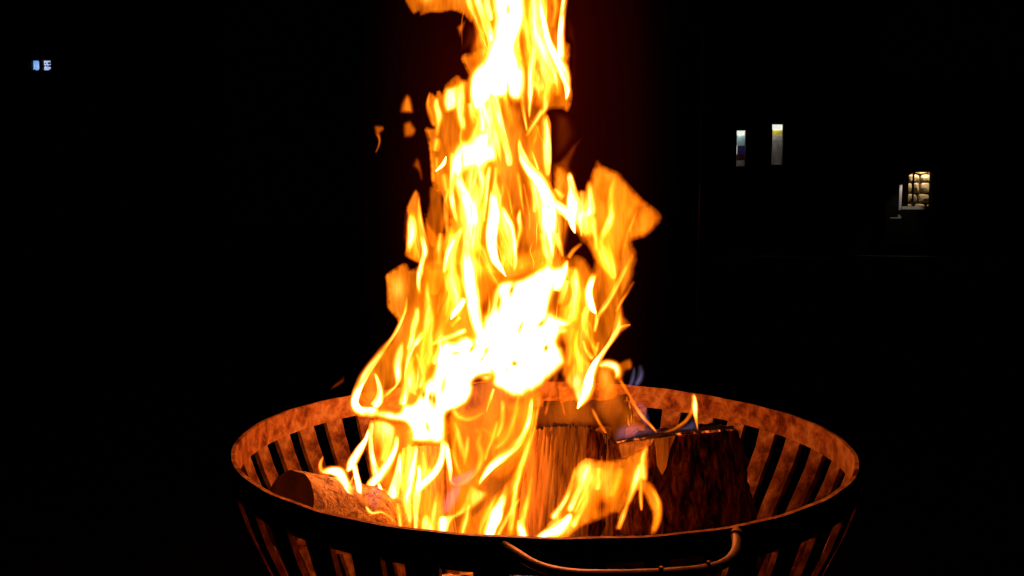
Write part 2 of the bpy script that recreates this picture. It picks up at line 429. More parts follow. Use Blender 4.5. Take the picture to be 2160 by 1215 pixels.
# glowing upper edge of the right log
edge = [(1284, 938, .018), (1330, 929, -.062), (1384, 921, -.142), (1450, 915, -.143), (1510, 910, -.113), (1548, 908, -.035)]
ep = catmull([tuple(at(x, y - 1, d * S)) for x, y, d in edge], 60)
er = [0.0011 + 0.0012 * abs(mnoise.noise(Vector((i * .35, 3, 0)))) for i in range(60)]
b = MB(); b.add(*tube(ep, er, 6)); o = b.build('glowing_edge', M_CRACK, rl, True)
def strip(pts, d0, name, m):  # paler strips that paint firelight onto the right log's left face
    vs = [at(x, y, (d - d0) * S) for x, y, d in pts]; n = len(vs)
    vs2 = [p + (FW * .006) for p in vs]
    b = MB(); b.add(vs + vs2, [tuple(range(n))[::-1], tuple(range(n, 2 * n))] + [(i, (i + 1) % n, n + (i + 1) % n, n + i) for i in range(n)])
    o = b.build(name, m); par(o, rl); return o
strip([(1288, 941, .012), (1330, 934, -.062), (1380, 926, -.138), (1372, 940, -.128), (1345, 950, -.09), (1318, 965, -.04), (1296, 968, .0)], .012, 'lit_peeled_wood', M_WOOD)
strip([(1382, 926, -.142), (1424, 922, -.142), (1412, 950, -.141), (1406, 985, -.140), (1397, 1002, -.139), (1388, 985, -.139), (1384, 950, -.14)], .012, 'lit_peeled_wood', M_WOOD)
strip([(1300, 985, .0), (1330, 990, -.05), (1325, 1060, -.055), (1305, 1080, -.02)], .010, 'lit_peeled_wood', M_BARK)
cl = [o for o in bpy.data.objects if o.name.startswith('firewood_log')][1]
vs = [at(x, y, (d - .012) * S) for x, y, d in ((1242, 904, -.115), (1268, 914, -.082), (1288, 930, -.012), (1292, 1000, -.01), (1286, 1090, -.03), (1262, 1140, -.08), (1240, 1130, -.11), (1248, 1040, -.105), (1236, 960, -.118))]
n_ = len(vs); b = MB(); vs2 = [p + FW * .008 for p in vs]
b.add(vs + vs2, [tuple(range(n_))[::-1], tuple(range(n_, 2 * n_))] + [(i, (i + 1) % n_, n_ + (i + 1) % n_, n_ + i) for i in range(n_)])
par(b.build('bark_patch', M_BURNT), cl)
# charred log lying at the back
round_log('firewood_log', 'charred log lying across the back with a glowing ash-netted end', (1110, 893, .44), (1326, 866, .28), .058, M_CHAR, M_CRACK, amp=.005, seed=14)
# two logs behind the left flames
make_log('firewood_log', 'upright log almost hidden behind the flames left of the middle',
         [(985, 815, .12), (1030, 806, .08), (1085, 810, .06), (1125, 822, .14), (1085, 812, .26), (1020, 806, .26)],
         [(960, 1190, .02), (1010, 1200, -.03), (1080, 1200, -.05), (1130, 1190, .02), (1090, 1170, .14), (1010, 1170, .14)],
         M_CHAR, M_CHAR, amp=.004, seed=21, nseg=48)
make_log('firewood_log', 'short upright log standing in the flames behind the left round log',
         [(850, 945, .0), (895, 940, -.06), (940, 944, -.04), (955, 950, .05), (900, 938, .12)],
         [(840, 1190, .0), (890, 1200, -.06), (945, 1200, -.04), (970, 1190, .05), (905, 1180, .12)],
         M_WOOD, M_CHAR, amp=.004, seed=25, nseg=44)

# ------------------------------------------------------------------ flames
PXM = S / 613.0                             # metres per photo pixel near the fire's axis
def sstep(a, b, x):
    t = np.clip((x - a) / max(b - a, 1e-6), 0, 1); return t * t * (3 - 2 * t)
def add_attr(me, heat, flow):
    a = me.attributes.new('burn', 'FLOAT', 'POINT'); a.data.foreach_set('value', np.asarray(heat, np.float32))
    a = me.attributes.new('flow', 'FLOAT_VECTOR', 'POINT'); a.data.foreach_set('vector', np.asarray(flow, np.float32).ravel())
GAIN = 1.13
cnt = [0]
def tongue(parent, d, pts, soft=(0.8, 0.8), fade=(0.1, 0.1), m=None, name='flame_tongue', thick=0.7):
    """Rounded tongue of burning gas: pts = (px, py, half width px, heat); d = depth in R."""
    cnt[0] += 1; sd = cnt[0] * 3.17
    P = np.array(pts, float)
    L = np.hypot(*np.diff(P[:, :2], axis=0).T).sum()
    n = int(np.clip(L / 4.5, 10, 64))
    C = catmull(P, n)
    tan = np.gradient(C[:, :2], axis=0); tan /= (np.linalg.norm(tan, axis=1, keepdims=True) + 1e-6)
    nor = np.stack([-tan[:, 1], tan[:, 0]], 1)
    if parent is fire and name == 'flame_tongue' and m is None and P[:, 1].mean() < 860:
        kk = 1.32 if P[:, 3].max() > 1.5 else 1.12
        P[:, 2] *= kk; P[:, 3] *= 1.2
    wmax = P[:, 2].max(); mf = 7 if wmax < 4 else (9 if wmax < 8 else 13)
    us = np.concatenate([np.sin(np.linspace(-math.pi / 2, math.pi / 2, mf)), np.sin(np.linspace(math.pi / 2, -math.pi / 2, mf))[1:-1]])
    side = np.concatenate([-np.ones(mf), np.ones(mf - 2)])
    side[0] = side[mf - 1] = 0
    M = len(us)
    s = np.linspace(0, L, n); v, heat, flow = [], [], []
    for i in range(n):
        x, y, wd, I = C[i]; wd = max(wd, .35); I = max(I, 0.0)
        wd *= 1 + .10 * mnoise.noise(Vector((s[i] / 22, sd, 0)))
        t = i / (n - 1)
        en = 1.0
        if fade[0] > 0: en *= float(sstep(0, fade[0], t))
        if fade[1] > 0: en *= float(sstep(0, fade[1], 1 - t))
        dd = d * S + .018 * mnoise.noise(Vector((s[i] / 70, sd, 5.0)))
        for u, q in zip(us, side):
            e = 1 - abs(u); sf = soft[0] if u > 0 else soft[1]
            wide = 1.12 + 0.75 * max(0.0, min(1.0, (sf - .4) / .4)) if wmax < 12 else 1.08 + 0.4 * max(0.0, min(1.0, (sf - .4) / .4))
            pr = float(sstep(0, min(1, sf + .15), e)) ** (1.0 + .9 * max(0.0, min(1.0, (sf - .4) / .4)))
            wx = wd * wide
            v.append(at(x + nor[i, 0] * u * wx, y + nor[i, 1] * u * wx, dd + q * thick * wd * PXM * math.sqrt(max(0, 1 - u * u))))
            heat.append(I * pr * en * .5 * GAIN)
            flow.append((u * wd / 9.0 + sd, s[i] / 75.0, sd))
    f = []
    for i in range(n - 1):
        for k in range(M):
            k2 = (k + 1) % M
            f.append((i * M + k, i * M + k2, (i + 1) * M + k2, (i + 1) * M + k))
    f.append(tuple(range(M))[::-1]); f.append(tuple((n - 1) * M + k for k in range(M)))
    me = bpy.data.meshes.new(name); me.from_pydata([tuple(p) for p in v], [], f)
    add_attr(me, heat, flow); me.update()
    o = link(name, me, m or M_FLAME)
    if parent is not None: par(o, parent)
    return o
def sheet(parent, d, I, soft, poly, hot=(), cool=(), rim=0.0, bow=0.10, thick=0.035, m=None, name='flame_sheet', fx=38.0, fy=130.0, pw=1.3, grow=0.0, gr=None):
    """Billow of burning gas with a traced outline, its own depth, bow and thickness."""
    cnt[0] += 1; sd = cnt[0] * 3.17
    per = np.hypot(*np.diff(np.array(poly + [poly[0]], float), axis=0).T).sum()
    B = catmull(poly, int(max(24, per / 6)), True)
    nb = len(B)
    if grow:
        tg = np.roll(B, -1, 0) - np.roll(B, 1, 0); tg /= np.linalg.norm(tg, axis=1, keepdims=True) + 1e-6
        nn = np.stack([tg[:, 1], -tg[:, 0]], 1)
        ar = 0.5 * np.sum(B[:, 0] * np.roll(B[:, 1], -1) - np.roll(B[:, 0], -1) * B[:, 1])
        B = B + nn * (grow if ar > 0 else -grow)
    x0, y0 = B.min(0); x1, y1 = B.max(0)
    g = gr or float(np.clip(math.sqrt((x1 - x0) * (y1 - y0)) / 34, 3.0, 9.0))
    gx, gy = np.meshgrid(np.arange(x0, x1, g), np.arange(y0, y1, g)); gx = gx + (np.arange(gy.shape[0]) % 2)[:, None] * g / 2
    Q = np.stack([gx.ravel(), gy.ravel()], 1)
    A, C2 = B, np.roll(B, -1, 0)
    inside = np.zeros(len(Q), bool)
    for a, c in zip(A, C2):
        cond = ((a[1] > Q[:, 1]) != (c[1] > Q[:, 1]))
        with np.errstate(divide='ignore', invalid='ignore'):
            xi = (c[0] - a[0]) * (Q[:, 1] - a[1]) / (c[1] - a[1]) + a[0]
        inside ^= cond & (Q[:, 0] < xi)
    Q = Q[inside]
    def edist(X):
        dm = np.full(len(X), 1e9)
        for a, c in zip(A, C2):
            ac = c - a; L2 = (ac @ ac) + 1e-9
            t = np.clip(((X - a) @ ac) / L2, 0, 1)
            dm = np.minimum(dm, np.hypot(*(X - a - t[:, None] * ac).T))
        return dm
    Q = Q[edist(Q) > g * .45]
    allv = np.vstack([B, Q])
    vs, es, fs, *_ = delaunay_2d_cdt([Vector(p) for p in allv], [(i, (i + 1) % nb) for i in range(nb)], [], 1, 1e-4)
    X = np.array([tuple(p) for p in vs]); D = edist(X); D[D < .05] = 0
    soft = soft * 1.5
    H = I * sstep(0, soft, D) ** pw
    if rim: H = H + I * rim * np.exp(-((D - soft) / max(4, soft * .7)) ** 2) * sstep(0, soft, D)
    for (hx, hy, rx, ry, hi) in hot:
        H = H + hi * np.exp(-(((X[:, 0] - hx) / rx) ** 2 + ((X[:, 1] - hy) / ry) ** 2)) * sstep(0, max(soft, 3), D)
    for cs in cool:
        hx, hy, rx, ry, k = cs[:5]; an = math.radians(cs[5]) if len(cs) > 5 else 0.0
        ux = (X[:, 0] - hx) * math.cos(an) + (X[:, 1] - hy) * math.sin(an); uy = -(X[:, 0] - hx) * math.sin(an) + (X[:, 1] - hy) * math.cos(an)
        H = H * (1 - k * np.exp(-((ux / rx) ** 2 + (uy / ry) ** 2)))
    dm = min(max(D.max(), 1), 30)
    T = thick * S * np.sqrt(np.maximum(0, 1 - (1 - np.minimum(D / dm, 1)) ** 2)) * min(1, dm / 14)
    xc, hwid = (x0 + x1) / 2, max((x1 - x0) / 2, 20)
    v, heat, flow = [], [], []
    for q in (-1, 1):
        for i, (x, y) in enumerate(X):
            dd = d * S + bow * S * (((x - xc) / hwid) ** 2) * min(1, hwid / 150) + .02 * mnoise.noise(Vector((x / 60, y / 110, sd)))
            v.append(tuple(at(x, y, dd + q * T[i]))); heat.append(H[i] * .5 * GAIN)
            flow.append((x / fx + .15 * q + sd, y / fy, sd + q * .3))
    n = len(X); f = []
    for t in fs:
        f.append(tuple(t)); f.append(tuple(n + i for i in reversed(t)))
    me = bpy.data.meshes.new(name); me.from_pydata(v, [], f)
    add_attr(me, heat, flow)
    bm = bmesh.new(); bm.from_mesh(me); bmesh.ops.remove_doubles(bm, verts=bm.verts, dist=1e-6); bm.to_mesh(me); bm.free()
    me.update()
    o = link(name, me, m or M_FLAME)
    if parent is not None: par(o, parent)
    return o

fire = empty('main_flame', 'tall yellow and white column of flame rising from the logs past the top edge', 'flame', (0, 0, -.3 * S))
T = lambda d, pts, soft=(.8, .8), fade=(.1, .1), **k: tongue(fire, d, pts, soft, fade, **k)
P = lambda d, I, soft, poly, **k: sheet(fire, d, I, soft, poly, **k)

# --- billows (orange body)
P(.05, .70, 5, [(978, -60), (978, 0), (995, 35), (1008, 65), (1018, 80), (1019, 93), (1000, 108), (978, 112), (971, 124), (978, 140), (987, 162), (978, 167), (965, 156), (952, 165),
                (938, 178), (932, 193), (922, 183), (918, 200), (907, 190), (901, 222), (907, 250), (915, 268), (894, 268), (901, 300), (906, 345), (908, 380), (915, 400), (934, 420), (945, 470), (930, 520),
                (960, 560), (1060, 580), (1160, 540), (1166, 440), (1164, 350), (1163, 300), (1159, 250), (1156, 234), (1185, 232), (1198, 238), (1206, 220), (1209, 196), (1203, 170),
                (1202, 140), (1204, 95), (1187, 82), (1187, 60), (1190, 30), (1196, 0), (1198, -60)], rim=.15)
P(-.05, .6, 9, [(1166, 352), (1186, 350), (1200, 365), (1212, 390), (1218, 430), (1238, 395), (1244, 370), (1253, 345), (1260, 333), (1270, 346), (1283, 352), (1309, 363), (1317, 374), (1340, 400), (1362, 422), (1386, 440), (1397, 455),
                (1394, 470), (1376, 490), (1362, 502), (1346, 506), (1336, 512), (1344, 530), (1346, 548), (1340, 566), (1339, 580), (1326, 610), (1318, 626), (1315, 646), (1319, 666), (1332, 685),
                (1306, 700), (1290, 724), (1270, 760), (1240, 775), (1200, 760), (1195, 700), (1215, 620), (1250, 560), (1240, 525), (1222, 508), (1218, 500), (1200, 480), (1170, 430)], rim=.25)
P(.06, .5, 12, [(1245, 372), (1262, 345), (1285, 356), (1315, 378), (1345, 408), (1372, 432), (1352, 440), (1335, 470), (1320, 520), (1290, 590), (1262, 560), (1250, 500), (1236, 440)])
P(-.1, .35, 12, [(1350, 438), (1372, 440), (1396, 455), (1390, 474), (1362, 502), (1338, 508), (1322, 530), (1330, 480)])
P(.0, .68, 5, [(853, 553), (868, 566), (882, 556), (887, 520), (905, 560), (940, 570), (1000, 600), (1010, 700), (960, 760), (900, 830), (850, 880), (780, 880), (752, 872), (742, 850), (750, 815), (766, 785),
               (790, 758), (820, 718), (838, 690), (836, 674), (824, 660), (815, 645), (814, 600), (814, 578)], rim=.15, hot=[(838, 605, 16, 22, 1.2)])
P(.08, .5, 8, [(885, 560), (960, 540), (1060, 560), (1160, 540), (1230, 540), (1260, 600), (1240, 680), (1190, 730), (1100, 760), (1000, 760), (900, 780), (860, 740), (880, 640)])
P(-.04, .75, 4, [(868, 410), (876, 399), (884, 406), (887, 432), (892, 462), (900, 500), (903, 540), (893, 562), (880, 556), (860, 546), (852, 536), (858, 500), (860, 462), (856, 440)])
P(.02, .45, 5, [(906, 392), (930, 400), (936, 430), (940, 480), (925, 520), (905, 520), (893, 480), (903, 430)])
P(.02, .6, 5, [(893, 440), (905, 470), (925, 500), (940, 560), (930, 620), (900, 620), (893, 560), (898, 500)])
P(.10, .16, 8, [(1160, 345), (1180, 335), (1205, 305), (1230, 288), (1218, 315), (1206, 350), (1216, 372), (1196, 400), (1165, 400)])
P(.02, .06, 12, [(985, 45), (1002, 55), (1016, 80), (1012, 98), (985, 108), (968, 110), (975, 80)])
P(.02, .04, 16, [(1162, 236), (1200, 238), (1215, 260), (1220, 290), (1190, 330), (1164, 340)])
P(.1, .05, 12, [(1196, 30), (1215, 60), (1218, 130), (1214, 200), (1206, 236), (1202, 180), (1203, 95), (1190, 82)])
P(.0, .7, 4, [(845, -60), (853, -2), (862, 18), (872, 31), (884, 26), (885, 35), (907, 28), (930, 28), (955, 24), (978, 33), (998, 46), (1000, -60)], hot=[(900, -6, 14, 12, 1.2)])
P(.0, .62, 12, [(990, 540), (1060, 545), (1165, 505), (1170, 560), (1100, 590), (1050, 610), (1024, 650), (992, 640)])
P(-.02, .72, 10, [(1178, 640), (1228, 640), (1232, 700), (1224, 770), (1204, 812), (1180, 790), (1186, 730), (1172, 690)])
# unseen flame above the frame, heat raised to light basket and logs
P(.05, 1.2, 12, [(990, -40), (985, -140), (1020, -260), (1050, -400), (1085, -300), (1140, -330), (1150, -200), (1200, -120), (1198, -40)], rim=.2)
T(.0, [(1075, -30, 34, 12), (1065, -90, 40, 45), (1080, -180, 46, 60), (1085, -290, 34, 45), (1080, -400, 10, 6)], (1, 1))
T(-.04, [(1150, -20, 12, 6), (1160, -90, 20, 25), (1140, -200, 16, 20), (1130, -290, 6, 4)], (1, 1))
# lower body
P(-.12, .62, 8, [(785, 882), (850, 885), (945, 880), (945, 960), (940, 1050), (930, 1190), (850, 1190), (842, 1110), (810, 1070), (790, 1000), (780, 930)])
P(-.13, .5, 12, [(945, 870), (1010, 850), (1045, 810), (1130, 820), (1160, 800), (1140, 880), (1115, 950), (1060, 1000), (1010, 1030), (960, 1030), (948, 990), (940, 930)])
P(-.15, .55, 8, [(950, 1200), (965, 1100), (1000, 1080), (1035, 1050), (1070, 1010), (1095, 960), (1118, 900), (1122, 960), (1100, 1050), (1085, 1120), (1060, 1200)])
P(-.16, .42, 8, [(1058, 1170), (1080, 1080), (1110, 1040), (1122, 1000), (1122, 1060), (1105, 1110), (1100, 1170)])
P(.10, .30, 20, [(1246, 768), (1298, 760), (1312, 800), (1335, 842), (1358, 880), (1390, 914), (1345, 926), (1295, 942), (1272, 905), (1246, 865)], hot=[(1280, 795, 34, 26, 1.0)], cool=[(1300, 890, 25, 40, .5)], fx=60)
P(.10, .5, 6, [(1300, 768), (1328, 754), (1336, 768), (1333, 780), (1320, 785), (1314, 805), (1304, 800)])
P(-.14, .32, 8, [(955, 1022), (980, 1018), (1010, 1000), (1030, 1040), (990, 1080), (960, 1090), (940, 1090), (935, 1060)])
P(-.15, .09, 6, [(942, 1010), (962, 1000), (990, 990), (1008, 980), (1000, 1012), (975, 1028), (955, 1030)], m=M_BLUE)
P(-.15, .09, 6, [(930, 1070), (945, 1030), (975, 1025), (965, 1060), (945, 1085)], m=M_BLUE)

# --- white-hot masses
P(-.02, 20, 26, [(1036, -60), (1038, 0), (1043, 40), (1040, 62), (1036, 84), (1028, 112), (1016, 132), (1003, 144), (994, 165), (992, 200), (996, 232), (1012, 236), (1026, 220), (1045, 208), (1066, 205), (1090, 214), (1102, 204),
                (1106, 180), (1106, 150), (1098, 128), (1090, 108), (1090, 90), (1100, 64), (1108, 36), (1108, 0), (1106, -60)], fx=30, fy=160, pw=2.6, grow=15, gr=4,
  cool=[(1071, 185, 5, 32, .985), (1036, 205, 5, 22, .97), (1072, 20, 8, 25, .93), (1098, 105, 5, 25, .9), (1046, 236, 70, 24, .93), (1055, 130, 5, 30, .7)])
P(-.03, 15, 24, [(958, 320), (972, 300), (990, 294), (1008, 280), (1024, 276), (1036, 286), (1044, 310), (1048, 334), (1034, 345), (1024, 350), (1022, 384), (1014, 378), (1006, 364), (990, 358), (982, 366),
                (976, 384), (962, 374), (950, 348)], pw=2.4, grow=15, gr=3.5, cool=[(1000, 385, 60, 18, .9), (1030, 300, 4, 20, .8), (975, 335, 4, 25, .8)])
P(-.06, 14, 24, [(1040, 612), (1052, 594), (1070, 588), (1100, 584), (1118, 574), (1142, 562), (1158, 550), (1176, 560), (1198, 550), (1194, 578), (1182, 602), (1172, 624), (1168, 652), (1190, 668), (1212, 670), (1206, 692), (1194, 708), (1182, 715),
                 (1188, 732), (1196, 762), (1190, 773), (1170, 792), (1150, 810), (1130, 827), (1102, 840), (1080, 840), (1060, 828), (1036, 812), (1036, 790), (1006, 760), (990, 720), (1008, 690), (1014, 662), (1030, 648)],
  cool=[(1079, 612, 7, 18, .994, 18), (1052, 640, 7, 26, .97, 6), (1029, 640, 8, 42, .99), (1098, 690, 6, 26, .93, 22), (1140, 684, 8, 18, .93, 48), (1152, 734, 9, 13, .992, 20), (1085, 767, 9, 9, .985), (1069, 780, 4, 18, .95, 32), (1024, 742, 7, 20, .96, 38), (1165, 640, 7, 40, .93, 24), (1184, 640, 13, 26, .97, 10), (1190, 690, 22, 6, .85)], fx=40, fy=120, pw=2.6, grow=10, gr=4)
P(-.08, 14, 20, [(928, 722), (916, 760), (906, 792), (892, 806), (880, 832), (868, 850), (850, 852), (838, 868), (812, 862), (784, 866), (796, 884), (830, 890), (856, 896), (866, 916), (868, 932), (900, 935), (926, 939), (941, 928), (943, 875), (966, 863), (986, 851),
                 (998, 832), (1004, 802), (1030, 806), (1044, 790), (1034, 745), (1006, 716), (980, 706), (958, 716), (942, 714)],
  cool=[(894, 832, 6, 20, .99, 4), (907, 838, 6, 18, .97), (916, 843, 5, 18, .96), (870, 843, 8, 7, .985), (962, 745, 16, 5, .9, -8), (996, 735, 6, 18, .98, 35), (1020, 755, 14, 6, .97, -40), (902, 902, 6, 18, .95, -15), (1026, 790, 16, 8, .9), (935, 815, 9, 40, .85, 12)], fx=40, fy=120, pw=2.6, grow=9, gr=3.5)

# --- soft yellow bodies filling the column
for dd, pts in ((.0, [(1015, 30, 16, 1.5), (1030, 90, 26, 2.2), (1040, 160, 34, 2.2), (1030, 240, 34, 2.0), (1010, 320, 38, 2.2), (995, 400, 32, 2.2), (990, 480, 34, 2.0), (1000, 560, 34, 1.6), (1005, 600, 20, .6)]),
                (.02, [(1128, -40, 26, 1.5), (1130, 60, 28, 1.7), (1140, 130, 34, 2.0), (1150, 190, 26, 1.2), (1130, 230, 16, .5)]),
                (.02, [(1050, 380, 18, 1.2), (1052, 450, 26, 2.0), (1064, 510, 24, 2.0), (1080, 570, 22, 1.6)]),
                (.03, [(1150, 400, 20, 1.4), (1168, 460, 28, 2.2), (1165, 530, 24, 2.0), (1170, 590, 30, 2.2)]),
                (.03, [(1225, 400, 16, 1.0), (1226, 450, 26, 2.0), (1240, 500, 14, .8)]),
                (.03, [(1205, 560, 22, 1.4), (1210, 620, 26, 2.0), (1200, 680, 22, 2.0)]),
                (.03, [(945, 480, 16, .6), (952, 560, 24, 1.6), (955, 620, 22, 1.6), (935, 690, 16, .8), (925, 730, 18, 2.0)]),
                (.02, [(870, 440, 14, .6), (872, 500, 17, 1.4), (880, 550, 10, .6)]),
                (.03, [(900, 700, 20, .4), (885, 760, 26, .9), (880, 830, 28, 2.0)]),
                (.0, [(1240, 600, 14, .6), (1243, 650, 16, 1.2), (1228, 720, 22, 1.0), (1222, 800, 24, 1.2)]),
                (.0, [(1278, 480, 14, .5), (1284, 540, 20, .8), (1290, 600, 14, .4)])):
    T(dd, [(x_, y_, w_, h_ * 1.15) for x_, y_, w_, h_ in pts], (1, 1), name='flame_core')
for dd, pts in ((-.02, [(1012, 175, 10, 3), (1020, 215, 20, 4.5), (1028, 260, 22, 4), (1036, 305, 18, 3.5), (1040, 345, 10, 2)]),
                (-.01, [(966, 170, 6, 1.5), (968, 205, 12, 3.5), (972, 245, 11, 3), (978, 280, 8, 3)]),
                (-.01, [(1000, 385, 12, 3), (1006, 430, 18, 4), (1000, 490, 18, 4), (996, 545, 14, 3.5)]),
                (.0, [(1060, 440, 8, 2), (1066, 480, 16, 4), (1074, 520, 14, 3.5), (1076, 560, 8, 2.5)]),
                (.0, [(1112, 330, 8, 2), (1130, 385, 16, 4), (1142, 440, 16, 4), (1148, 500, 12, 3.5), (1152, 545, 8, 3)]),
                (-.01, [(1120, -20, 10, 3), (1132, 60, 14, 4), (1150, 120, 16, 4), (1166, 170, 14, 3.5), (1172, 205, 8, 1.5)]),
                (.0, [(1266, 500, 8, 1.2), (1276, 545, 16, 2.4), (1290, 585, 12, 2.2), (1284, 640, 8, 1.0)]),
                (.0, [(1228, 430, 10, 2), (1236, 465, 16, 3.5), (1246, 505, 10, 2)]),
                (.0, [(950, 470, 6, 1.5), (956, 520, 12, 3.2), (950, 580, 12, 3.5), (962, 630, 12, 3.5), (968, 680, 8, 3)]),
                (.0, [(1208, 575, 8, 2), (1214, 625, 12, 3.2), (1208, 665, 10, 3)]),
                (.02, [(870, 690, 6, 1), (862, 740, 9, 2.4), (864, 800, 10, 3), (850, 850, 10, 4)]),
                (.02, [(912, 640, 8, 1.2), (906, 700, 10, 2), (904, 750, 10, 2.4), (892, 790, 8, 2)])):
    T(dd, pts, (1, 1), (.2, .2), name='flame_core')
P(.12, .22, 20, [(1120, 800), (1180, 790), (1240, 810), (1262, 860), (1270, 905), (1200, 912), (1130, 905)])
# fine filaments drawn up with the hot gas
rnd = random.Random(42)
for k in range(40):
    y0 = rnd.uniform(20, 760)
    t = min(1, max(0, y0 / 760)); cx = 1085 + (1060 - 1085) * t + rnd.gauss(0, 42 + 60 * t)
    L = rnd.uniform(50, 150); a = rnd.gauss(0, 14); w0 = rnd.choice((1.0, 1.6, 2.5, 4.5, 8.0)) * rnd.uniform(.8, 1.3); h0 = rnd.uniform(.4, 1.6)
    lo = 925 if y0 < 330 else 880
    if cx < lo or cx > (1150 if y0 < 330 else 1270): continue
    T(rnd.uniform(-.1, .06), [(cx + a, y0 - L / 2, w0 * .4, h0 * .5), (cx + rnd.gauss(0, 4), y0 - L / 6, w0, h0), (cx - a * .5 + rnd.gauss(0, 4), y0 + L / 6, w0, h0), (cx - a, y0 + L / 2, w0 * .3, h0 * .4)], (1, 1), (.25, .25), name='flame_filament')

# --- tongues, top
T(-.05, [(1000, -40, 10, 3.5), (1008, 0, 10, 4), (1020, 35, 10, 4.5), (1032, 70, 9, 7), (1036, 90, 6, 7)])
T(.02, [(985, -40, 6, 2), (990, 5, 6, 2.2), (1003, 40, 6, 2), (1016, 70, 5, 1.6), (1024, 95, 3, 1.2)])
T(.03, [(1024, -40, 7, 3), (1028, 10, 7, 3.5), (1036, 45, 5, 4)])
T(.04, [(1125, -40, 12, 3.5), (1127, 50, 12, 3.5), (1128, 100, 10, 3.2), (1121, 150, 8, 4.5), (1119, 200, 7, 6), (1117, 232, 4, 3), (1116, 252, 1.5, 2)], (1, 1))
T(-.06, [(1142, -40, 6, 5), (1143, 10, 6, 7), (1147, 45, 7, 8), (1156, 85, 8, 8), (1170, 115, 10, 8), (1185, 140, 12, 10), (1194, 168, 10, 11), (1197, 192, 6, 9), (1194, 214, 2, 5)], (.35, 1))
T(-.04, [(1193, -40, 6, 3), (1190, 0, 6, 3.5), (1185, 35, 6, 5.5), (1182, 80, 7, 7), (1184, 130, 8, 7)], (.4, .9))
T(.04, [(1150, -30, 4, 1.2), (1152, 25, 3, 1.6), (1150, 50, 2, 1.2)])
T(.05, [(1168, -30, 5, 1.0), (1172, 20, 5, 1.1), (1165, 60, 5, .6)])
T(.06, [(1105, 30, 9, 2.5), (1112, 80, 9, 2.2), (1118, 130, 8, 2.2), (1128, 170, 12, 3.0), (1138, 190, 12, 2.5), (1140, 215, 8, 1.2)], (1, 1))
T(.02, [(1150, 90, 8, 3), (1160, 125, 12, 3.5), (1172, 155, 12, 4), (1178, 180, 10, 2), (1176, 205, 8, .8)], (1, 1))
T(.05, [(1090, 60, 5, 3), (1092, 95, 5, 3), (1100, 130, 4, 3)])
T(-.02, [(1158, 170, 8, 2.5), (1154, 200, 7, 3.2), (1150, 225, 6, 3), (1143, 245, 4, 1.8)], (1, 1))
T(.0, [(1100, 200, 5, 4), (1104, 230, 4, 3), (1109, 258, 3, 2.5), (1112, 278, 1.5, 1.5)])
T(.03, [(1146, 230, 5, 1.4), (1132, 252, 5, 1.4), (1118, 275, 4, 1.2), (1110, 288, 2, .8)])
T(-.03, [(1150, 240, 6, 1.6), (1153, 262, 9, 3.2), (1154, 300, 9, 3.3), (1155, 345, 8, 3.3), (1154, 375, 5, 2.5)], (.9, .25), (.15, .1))
T(.02, [(1135, 262, 6, .8), (1125, 300, 8, .9), (1122, 340, 8, .7)], (1, 1))
# left shoulder
P(-.04, 3.6, 9, [(936, 186), (950, 180), (968, 178), (968, 226), (952, 238), (938, 238), (931, 215)])
T(-.05, [(920, 205, 4, 2.5), (921, 225, 6, 3.5), (926, 245, 7, 3.2), (924, 268, 5, 1.8), (921, 290, 3, 1)])
T(.0, [(907, 193, 2, .8), (903, 220, 4, 1.2), (909, 245, 5, 1.2), (917, 268, 4, 1.2)])
T(.0, [(922, 288, 5, .8), (921, 304, 8, 1.6), (918, 320, 6, 1.2)], (.9, .9), (.25, .1))
T(-.12, [(941, 330, 1, 8), (937, 343, 4.5, 9), (929, 353, 4, 9), (919, 361, 1.2, 8)], (.3, .3), (0, 0))
T(.0, [(976, 165, 8, 1), (972, 200, 11, 2.6), (973, 235, 11, 2.8), (976, 262, 7, 1.4), (972, 290, 6, 1.2), (975, 305, 6, 2)], (1, 1))
T(.03, [(990, 215, 8, 3), (998, 245, 8, 2.5), (1004, 262, 5, 1)], (1, 1))
T(-.06, [(1012, 205, 10, 4), (1016, 245, 8, 4.5), (1020, 280, 9, 5)], (1, 1))
T(-.07, [(1038, 190, 9, 3.5), (1046, 225, 10, 5.5), (1055, 265, 10, 6.5), (1064, 300, 10, 5.0), (1072, 330, 9, 3.2), (1076, 352, 6, 2.4)], (.7, .7), (.12, .05))
T(.02, [(1026, 215, 9, 3.0), (1036, 260, 9, 2.6), (1047, 300, 9, 3), (1054, 340, 8, 2.4), (1052, 375, 6, 1.4)], (1, 1))
T(.03, [(1065, 200, 6, 1.4), (1072, 235, 8, 1.0), (1080, 270, 6, .4)], (1, 1))
T(.0, [(950, 318, 4, 2), (957, 345, 7, 4.5), (954, 375, 6, 5.5), (952, 405, 6, 5), (957, 440, 5, 3.5), (966, 475, 4, 2)], (.8, .8))
T(.03, [(921, 330, 3, .8), (922, 360, 4, 1.0), (925, 390, 3, .8)])
T(.02, [(908, 300, 3, .7), (912, 350, 3, .9), (914, 385, 3, .7)])
T(.02, [(935, 365, 8, .9), (938, 385, 9, 1.1), (942, 405, 6, .8)], (1, 1))
